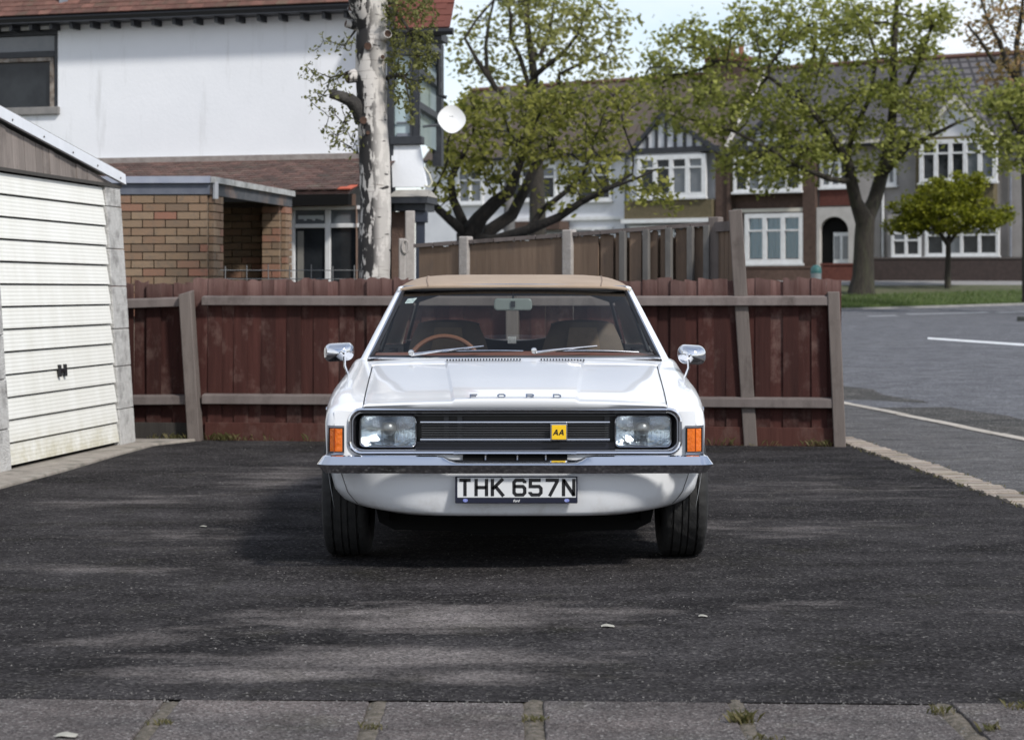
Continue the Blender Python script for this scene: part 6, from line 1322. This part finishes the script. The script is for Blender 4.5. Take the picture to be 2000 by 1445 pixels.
# old black limb and upper fork
MB().tube([P(712, 232, DB), P(700, 212, DB - .05), P(684, 196, DB - .12), P(664, 188, DB - .18), P(645, 183, DB - .2)], [.10, .075, .06, .05, .042], 12).build('dead_limb', M('black_bark', (.02, .018, .018), (.06, .055, .05), 9, rough=.95, bmp=.7), birch, smooth=True)
MB().tube([P(722, 60, DB), P(708, 20, DB - .1), P(690, -30, DB - .25), P(670, -100, DB - .4)], [.12, .10, .085, .07], 14).build('fork', birch_m, birch, smooth=True)
# birch twigs and leaves, added as children of the birch
def twigs(parent, limbs, attr, step, infl, kill, tip, leafm, leaf, per, spread, seed, name):
    t = tree('birch_spray', 'x', 'x', limbs and limbs[0][0][0][0], limbs, attr, step, infl, kill, tip, leafm, leaf, per, spread, seed=seed, flat=1.0, leaf_r=tip * 2.5) if False else None
random.seed(22); rnd = random.Random(22)
def spray(limbs, bl, dd, seed, per, leaf=.023):
    random.seed(seed); r2 = random.Random(seed); pos, par, rad = colonize(limbs, crowd(bl, r2, dd), .07, .9, .10, 70); n = len(pos); kids = [[] for _ in range(n)]
    for i, p in enumerate(par):
        if p >= 0: kids[p].append(i)
    mb = MB(); lm = MB()
    for i in range(n):
        if par[i] >= 0 and kids[par[i]][0] == i: continue
        c = ([par[i]] if par[i] >= 0 else []) + [i]; j = i
        while kids[j]: j = kids[j][0]; c.append(j)
        if len(c) > 1: mb.tube([pos[k] for k in c], [max(.0028, rad[k] or .0035) for k in c], 4, cap=False)
    for i in range(n):
        if rad[i] > .008: continue
        for _ in range(per if not kids[i] else max(1, per // 2)):
            c = pos[i] + Vector((r2.gauss(0, .03), r2.gauss(0, .03), r2.gauss(-.01, .03))); s = leaf * r2.uniform(.6, 1.2); nr = Vector((r2.gauss(0, 1), r2.gauss(0, 1), r2.gauss(.4, 1))).normalized(); a = nr.orthogonal().normalized(); a = Matrix.Rotation(r2.uniform(0, 6.28), 3, nr) @ a; b = nr.cross(a)
            lm.add([c - a * s, c - a * s * .2 + b * s * .6, c + a * s, c - a * s * .2 - b * s * .6], [(0, 1, 2), (0, 2, 3)])
    mb.build('twigs', bpy.data.materials['dark_bark'], birch, smooth=True, recalc=False, angle=180); lm.build('crown', lf_birch, birch, recalc=False)
spray([([(P(692, 142, DB), .014), (P(668, 146, DB - .1), .011), (P(645, 152, DB - .15), .008), (P(640, 175, DB - .15), .006)], None), ([(P(696, 200, DB), .012), (P(670, 240, DB - .2), .008), (P(655, 225, DB - .2), .006)], None), ([(P(694, 60, DB), .012), (P(672, 90, DB - .1), .007)], None), ([(P(698, 300, DB), .01), (P(680, 285, DB - .1), .006)], None)],
 [(640, 165, 50, 45, 90), (625, 150, 40, 20, 40), (630, 80, 15, 30, 22), (670, 90, 25, 35, 40), (660, 240, 50, 30, 46), (680, 280, 25, 28, 40), (645, 270, 15, 25, 16), (620, 200, 30, 15, 22), (605, 105, 8, 12, 8)], (DB - .15, .5), 23, 7)
spray([([(P(752, 20, DB), .03), (P(780, 30, DB - .1), .02), (P(800, 60, DB - .15), .012), (P(815, 110, DB - .2), .008)], None), ([(P(756, 152, DB), .022), (P(775, 148, DB - .2), .016), (P(790, 150, DB - .25), .01), (P(800, 200, DB - .3), .006)], None), ([(P(757, 5, DB), .03), (P(790, -30, DB), .02), (P(830, -30, DB), .012)], None)],
 [(790, 20, 48, 42, 230), (782, 90, 34, 62, 270), (818, 80, 34, 55, 170), (800, 130, 40, 40, 90), (775, 170, 20, 50, 50), (800, 210, 25, 40, 34), (835, 120, 20, 40, 30), (840, 20, 25, 30, 34)], (DB - .1, .45), 24, 22)
# ------------------------------------------------------------------ small ground litter and weeds
random.seed(31)
st = MB(); stone_m = M('loose_grit', (.05, .048, .046), (.20, .19, .18), 60, rough=.95)
def pebble(mb, x, y, s, z=0):
    a0 = random.uniform(0, 6.28); top = Vector((x + random.uniform(-.2, .2) * s, y, z + s * random.uniform(.35, .7))); n = 5
    ring = [Vector((x + s * random.uniform(.7, 1.1) * math.cos(a0 + 6.283 * k / n), y + s * random.uniform(.5, .9) * math.sin(a0 + 6.283 * k / n), z - .002)) for k in range(n)]
    mb.add(ring + [top], [(k, (k + 1) % n, n) for k in range(n)])
for _ in range(3000):
    y = 6.0 + 11 * random.random() ** 1.5; x = random.uniform(-.27 * y - .3, min(.27 * y + .3, strip_x(y)))
    if noise.noise((x * .8, y * .5, 4)) + random.uniform(-.6, .6) < -.15: continue
    pebble(st, x, y, random.choice((.0035, .004, .005, .005, .007)) * random.uniform(.8, 1.3), fz(x, y))
for _ in range(500):
    x = random.uniform(-2, 2.2); pebble(st, x, EY(x) + random.gauss(.03, .05), random.uniform(.003, .006), fz(x, 6.1))
for j in jx:
    for _ in range(70): pebble(st, j + random.gauss(.0, .014), random.uniform(5.3, 6.05), random.uniform(.004, .010), -.008)
o = st.build('loose_grit', stone_m, recalc=False); tag(o, 'pale loose grit scattered over the tarmac and slab joints', 'grit', kind='stuff')
bits = M('pale_litter', (.30, .29, .25), (.40, .38, .33), 20, rough=.9)
for (px, py, w_, h_, lb) in ((1187, 1222, .050, .012, 'curled pale dead leaf lying on the tarmac in front of the car'), (1373, 1204, .034, .010, 'small white paper scrap on the tarmac right of the car nose'), (397, 1029, .036, .008, 'small pale scrap on the tarmac left of the car'), (130, 1438, .06, .010, 'flat pale scrap on the paving at bottom left')):
    d = CH * F / (py - HY); x = X(px, d); zz = fz(x, d) if d > 6.1 else .0; t_ = thing('litter_scrap', lb, 'litter', (x, d, zz)); mb = MB()
    mb.grid([[Vector((x + (i / 6 - .5) * w_, d + (j / 2 - .5) * w_ * .7 + .006 * math.sin(i), zz + .004 + h_ * .45 * (1 - (i / 3 - 1) ** 2) * (.4 + .6 * (j / 2)))) for i in range(7)] for j in range(3)]); mb.build('scrap', bits, t_, smooth=True, recalc=False)
wd = MB()
def tuft(x, y, n, h, z=0, sp=.03):
    for _ in range(n):
        a = random.uniform(0, 6.28); l_2 = h * random.uniform(.5, 1.2); bx_, by_ = x + random.gauss(0, sp), y + random.gauss(0, sp * .6); dx, dy = math.cos(a), math.sin(a); w_ = .0022
        wd.add([(bx_ - dy * w_, by_ + dx * w_, z), (bx_ + dy * w_, by_ - dx * w_, z), (bx_ + dx * l_2 * .3 + dy * w_, by_ + dy * l_2 * .3 - dx * w_, z + l_2 * .7), (bx_ + dx * l_2 * .8, by_ + dy * l_2 * .8, z + l_2)], [(0, 1, 2), (0, 2, 3)])
for px, n in ((300, 16), (340, 26), (352, 20), (410, 26), (420, 22), (438, 30), (455, 18), (520, 6), (600, 6), (1400, 10), (1425, 6), (1490, 6), (1575, 16), (1590, 22), (1600, 14)): tuft(X(px, 16.5), fr1.w(fr1.px(px, 860)[0], .07, 0).y if px > 390 else 16.7, n, .06, sp=.05)
for i in range(60): u = random.random(); tuft(lerp(X(420, 16.6), X(1640, 16), u), lerp(16.72, 16.02, u), 4, .022, sp=.02)
for i in range(80): y = random.uniform(9, 16.5); tuft(strip_x(y) + random.choice((-.01, .215)), y, 5, .02, sp=.02)
for (x, y, n, h) in ((.665, 5.82, 70, .035), (1.27, 5.95, 26, .03), (1.5, 6.0, 20, .03), (-.40, 5.75, 30, .02), (-1.02, 5.8, 30, .02), (.07, 5.85, 36, .022), (1.36, 5.7, 30, .03), (.70, 5.6, 30, .02)): tuft(x, y, n, h, sp=.02, z=-.006)
o = wd.build('weeds', leafM('weed_green', (.07, .075, .02), (.20, .17, .08)), recalc=False); tag(o, 'thin weeds and dry grass along the fence foot and paving joints', 'weeds', kind='stuff')
# verge grass blades
gb = MB()
for _ in range(16000):
    x = random.uniform(9, 22); y = fk(x) + .15 + random.random() ** 1.6 * 5; z = G(y) + .01; a = random.uniform(0, 6.28); h = random.uniform(.05, .14); w_ = .012
    gb.add([(x - w_, y, z), (x + w_, y, z), (x + math.cos(a) * h * .5, y + math.sin(a) * h * .5, z + h)], [(0, 1, 2)])
o = gb.build('verge_grass', leafM('grass_blade', (.045, .085, .018), (.11, .15, .04), trans=.3), recalc=False); tag(o, 'short grass of the verge beyond the road', 'grass', kind='stuff')
